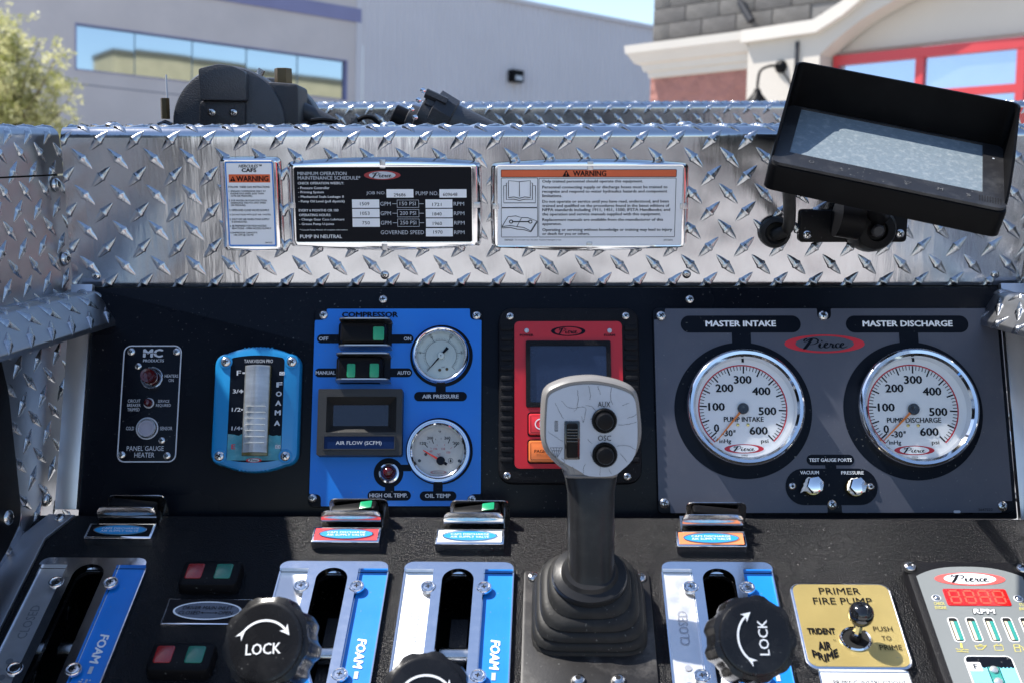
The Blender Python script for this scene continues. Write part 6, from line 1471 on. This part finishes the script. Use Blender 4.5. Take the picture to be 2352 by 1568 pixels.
# ---------------------------------------------------------------- engine rpm panel
T = Thing('engine_panel', 'grey engine display panel with red RPM digits in a black housing at the corner', 'display panel', console, 2240, 1440)
H = .012; c = [T.p(2066, 1290, H), T.p(2178, 1568, H)]; xa = (T.p(2066, 1310, H)[0] + T.p(2185, 1568, H)[0]) / 2; yb = T.p(2220, 1286, H)[1]
gl = (T.p(2099, 1330, H)[0] + T.p(2197, 1566, H)[0]) / 2; gt = T.p(2231, 1301, H)[1]; scn = [T.p(2089, 1302, H), T.p(2348, 1306, H)]; xm = (scn[0][0] + scn[1][0]) / 2
wv = (xm - xa) * 2; hv = .20
T.add('housing', slab(rr(xm, yb - hv / 2, wv, hv, .010, 6), 0, H, bev=.004), BLKT)
gw = (xm - gl) * 2; zf = H + .0004
fo = [(xm - gw / 2, yb - hv + .01), (xm + gw / 2, yb - hv + .01)] + [(xm + gw / 2 - gw * k / 20, gt - .0125 + .0125 * (1 - abs(1 - 2 * k / 20) ** 2.6)) for k in range(21)]
T.add('grey_face', flat(fo, zf), GREYL)
for p in scn: T.add('screw_well', flat(circ(p[0], p[1], .0078, 20), H + .0004), DARK); T.add('screw', SCR['phillips'], at=(p[0], p[1], H + .0005), sc=.0058, rz=.5)
PK = mat('pink_red_print', (.75, .10, .09), 0, .4)
logo(T, 2227.5, 1329, 162, 29.5, PK, WHT, BLKK, zf=zf, ir=(.74, .84))
q = [T.p(2165, 1352, zf), T.p(2306, 1354, zf), T.p(2328, 1393, zf), T.p(2176, 1390, zf)]
dx0, dx1 = (q[0][0] + q[3][0]) / 2, (q[1][0] + q[2][0]) / 2; dy1, dy0 = q[0][1], q[3][1]
REDW = mat('red_display_window', (.55, .006, .006), 0, .22, .05, 30, .03, coat=.4)
dw = T.add('red_window', slab(rr((dx0 + dx1) / 2, (dy0 + dy1) / 2, dx1 - dx0, dy1 - dy0, .002), H, zf + .0006), REDW)
SEG = mat('unlit_segment', (1.0, .10, .06), 0, .4)
hh = (dy1 - dy0) * .72; wd = (dx1 - dx0) * .15
for k in range(4):
    cx = dx0 + (dx1 - dx0) * (.155 + .232 * k); cy = (dy0 + dy1) / 2; gs = []; w2, h2, tt = wd / 2, hh / 2, .0016
    for (x0_, y0_, x1_, y1_) in ((-w2, h2, w2, h2), (-w2, 0, w2, 0), (-w2, -h2, w2, -h2), (-w2, h2, -w2, 0), (w2, h2, w2, 0), (-w2, 0, -w2, -h2), (w2, 0, w2, -h2)):
        A, Bq = Vector((x0_, y0_)), Vector((x1_, y1_)); d = (Bq - A).normalized() * .0008; gs.append(line2((cx + A.x + d.x, cy + A.y + d.y), (cx + Bq.x - d.x, cy + Bq.y - d.y), tt, zf + .0009))
    T.add('digit', join(*gs), SEG, parent=dw)
text(T, 'RPM', 2260, 1404, 54, 13, BLKK, zf=zf, bold=.075, shear=.1, z=.0005); text(T, 'RPM', 2260, 1404, 51, 11, WHT, zf=zf, bold=.035, shear=.1, z=.0008)
s = T.sx(2200, 1400, zf)
for u, v in ((2151, 1372.5), (2339, 1374)):
    x, y = T.p(u, v, zf); T.add('indicator_ring', ringgeo(8.5 * s, 11 * s, 0, .0004), WHT, at=(x, y, zf + .0002)); T.add('indicator', lathe([(8.5 * s, .0005), (5 * s, .0001), (3 * s, .0008), (0, .0012)], 18), STEELD, at=(x, y, zf + .0002))
text(T, 'CHECK\nENGINE', 2159, 1390.5, 26, 16, YEL, zf=zf, bold=.01, align='CENTER'); text(T, 'STOP\nENGINE', 2352, 1393, 26, 16, YEL, zf=zf, bold=.01, align='CENTER')
def skq(u0, v0, u1, v1, w):   # upright slot in the plane between two centres
    a, b = T.p(u0, v0, zf), T.p(u1, v1, zf); return rr((a[0] + b[0]) / 2, (a[1] + b[1]) / 2, w, a[1] - b[1], w * .32, 4)
for k in range(5):
    u0 = 2182 + 41.5 * k; o_ = skq(u0 + 6, 1417, u0 + 22, 1474, 24 * s)
    br = T.add('bar_window', slab(o_, zf, zf + .0004), WHT); i_ = inset(o_, 2.6 * s); T.add('window_field', flat(i_, zf + .0006), DARK, parent=br)
    cx = sum(p[0] for p in i_) / len(i_); y0_, y1_ = min(p[1] for p in i_), max(p[1] for p in i_)
    T.add('led_strip', flat(rr(cx - 3.6 * s, (y0_ + y1_) / 2 - .0015, 7 * s, (y1_ - y0_) - .005, .0003, 1), zf + .0008), CREAM, parent=br); T.add('circuit_strip', flat(rr(cx + 4.5 * s, (y0_ + y1_) / 2 - .0015, 8 * s, (y1_ - y0_) - .005, .0003, 1), zf + .0008), TEAL, parent=br)
    T.add('led_chips', join(*[flat(rr(cx - 3.6 * s, y0_ + .0012 + (y1_ - y0_ - .006) * (q + .5) / 10, 4.6 * s, .0010, .0001, 1), zf + .0010) for q in range(10)]), WHT, parent=br, kind='stuff')
Z = zf + .0004
def ic(pts, w=.0006, closed=False):
    q = [T.p(*p, zf) for p in pts]; return ribbon(q + [q[0]] if closed else q, w, Z)
T.add('temperature_symbol', join(ic([(2207, 1476), (2209, 1488)], .0016), ic([(2203, 1490), (2208, 1493), (2214, 1490)]), ic([(2195, 1489), (2202, 1491)]), ic([(2215, 1491), (2225, 1492)]), ic([(2197, 1495), (2225, 1497)])), YEL)
T.add('oil_can_symbol', join(ic([(2239, 1482), (2245, 1491), (2256, 1491), (2266, 1481), (2260, 1483), (2243, 1483)], closed=True), ic([(2248, 1480), (2256, 1480)])), YEL)
T.add('battery_symbol', join(ic([(2283, 1482), (2303, 1482), (2305, 1493), (2286, 1493)], closed=True), ic([(2287, 1479), (2291, 1479)]), ic([(2297, 1479), (2301, 1479)])), YEL)
T.add('fuel_symbol', join(ic([(2328, 1480), (2340, 1480), (2345, 1496), (2332, 1496)], closed=True), ic([(2330, 1487), (2342, 1487)]), ic([(2342, 1482), (2349, 1486), (2351, 1493)])), YEL)
a, b = T.p(2212, 1505, zf), T.p(2330, 1505, zf); tx0 = (T.p(2207, 1506, zf)[0] + T.p(2238, 1566, zf)[0]) / 2; tw = (T.p(2318, 1506, zf)[0] - T.p(2207, 1506, zf)[0]); ty = a[1]
T.add('tank_window', slab(rr(tx0 + tw / 2, ty - .045, tw, .09, .005), zf, zf + .0004), WHT); T.add('tank_field', flat(rr(tx0 + tw / 2, ty - .045, tw - .0022, .088, .004), zf + .0006), INK)
wy = ty - .0125
for x0_, x1_ in ((tx0 + .0012, tx0 + tw * .40), (tx0 + tw * .66, tx0 + tw - .0012)):
    n = 8; P2 = [(x1_, ty - .089 + .001), (x1_, wy)] ; tp = []
    for k in range(n * 4 + 1): f_ = k / (n * 4); tp.append((x1_ + (x0_ - x1_) * f_, wy + .0014 * abs(math.sin(f_ * math.pi * n / 2)) * -1))
    T.add('water_print', flat([(x0_, ty - .088)] + [(x1_, ty - .088)] + tp, zf + .0008), SKYB)
T.add('level_mark', flat(rr(tx0 + .0065, ty - .0125, .011, .0095, .0005, 1), zf + .0010), WHT); T.add('lettering', text_m('F', tx0 + .007, ty - .0125, .0035, .005, zf + .0013, bold=.03), INK)
T.add('level_strip', flat(rr(tx0 + tw * .53, ty - .05, tw * .22, .075, .0005, 1), zf + .0009), TEALD if 'TEALD' in globals() else TEAL)
for k in range(4): T.add('level_lamp', lathe([(.0036, 0), (.0034, .0015), (.002, .0026), (0, .003)], 16), LENSG, at=(tx0 + tw * .52, ty - .016 - k * .0125, zf + .0008))
# ---------------------------------------------------------------- unseen vehicles added behind the viewer for the bright metal to mirror
EF = Fr(Vector((8.0, -12, 0)), Vector((-.35, .94, 0)), Vector((0, 0, 1)))
T = Thing('reflected_fire_engine', 'red fire engine with roll up lockers added unseen behind the viewer for reflections', 'fire engine', EF, xy=(0, 0))
RP = mat('fire_engine_red', (.50, .015, .018), 0, .18, .03, 2, .03, coat=.8); WP = mat('white_stripe', (.8, .8, .78), 0, .3)
T.add('body', box(-5.0, 2.2, .55, 3.0, -2.5, 0, .05), RP); T.add('cab', box(2.25, 4.6, .55, 2.9, -2.5, 0, .12), RP)
T.add('stripe', box(-5.0, 4.5, 1.25, 1.45, .002, .008), WP)
for k in range(5): T.add('locker_shutter', box(-4.8 + k * 1.35, -3.6 + k * 1.35, 1.5, 2.7, .002, .02), STRIP)
for x in (2.45, 3.5): T.add('window', box(x, x + .85, 1.75, 2.55, .002, .012), SCREENB)
for x in (-2.6, 3.3):
    w = T.add('wheel', xf(lathe([(.52, -.3), (.55, -.2), (.55, 0), (.50, .06), (.32, .07), (.3, .02), (0, .02)], 28), Matrix.Translation((x, .55, .05))), RUB)
    T.add('hub', lathe([(.28, 0), (.2, .05), (0, .06)], 20), CHROME, at=(x, .55, .07), parent=w)
T = Thing('lettering_free_wall', 'x', 'x', EF, xy=(0, 0)); bpy.data.objects.remove(T.o)
YF = Fr(Vector((-3.5, -12.5, 0)), Vector((-.8, -.6, 0)), Vector((0, 0, 1)))
T = Thing('reflected_van', 'white delivery van added unseen behind the viewer on the left for reflections', 'van', YF, xy=(0, 0))  # van put in out of view to brighten and vary the plate's reflections
T.add('body', box(-2.6, 1.6, .4, 2.3, -1.9, 0, .12), WP); T.add('cab', box(1.62, 2.8, .4, 1.6, -1.85, -.05, .15), WP)
for x in (-1.6, 1.9): T.add('wheel', xf(lathe([(.34, -.2), (.36, -.1), (.36, 0), (.2, .03), (0, .03)], 24), Matrix.Translation((x, .36, .03))), RUB)
T.add('side_window', box(.5, 1.5, 1.3, 2.0, .002, .01), SCREENB)

CB = Fr(Vector((-.66, .6, 0)), Vector((0, 1, 0)), Vector((0, 0, 1)))  # unseen block added; its top edge sets the shadow on the console's left
T = Thing('unseen_shade_block', 'unseen tall black block added left of the control well to shade it', 'cabinet', CB, xy=(0, 0))
T.add('shade_block_body', box(-.7, .92, 0, 2.99, -.45, 0, .006), BLKP); T.add('shade_block_front', box(-.62, .84, .3, 2.9, .0005, .006), BLKP)

for k, (x, y, a, c, nm) in enumerate(((-9.5, -13.5, 0, (.03, .05, .12), 'dark blue pickup added unseen behind the white van for reflections'), (1.4, -14, 0, (.42, .42, .43), 'silver hatchback added unseen between the van and the fire engine for reflections'), (14.5, -15, .1, (.05, .05, .055), 'black car added unseen right behind the fire engine for reflections'))):
    F_c = Fr(Vector((x, y, 0)), Vector((math.cos(a), math.sin(a), 0)), Vector((0, 0, 1)))
    T = Thing('reflected_car', nm, 'car', F_c, xy=(0, 0), group='cars added out of view for reflections')  # cars put in out of view to vary what the plate mirrors
    pm = mat('car_paint', c, .3, .2, coat=.6)
    T.add('body', slab(rpoly([(-2.2, .35), (2.2, .35), (2.25, .8), (1.2, 1.0), (.7, 1.45), (-1.2, 1.48), (-1.9, 1.0), (-2.25, .9)], .15), -1.75, 0, bev=.05), pm)
    T.add('side_window', slab(rpoly([(-1.6, 1.0), (1.0, 1.0), (.6, 1.38), (-1.1, 1.4)], .06), .001, .01), SCREENB)
    for wx in (-1.4, 1.4): T.add('wheel', lathe([(.32, -.2), (.33, -.1), (.33, 0), (.2, .03), (0, .03)], 20), RUB, at=(wx, .33, .02))
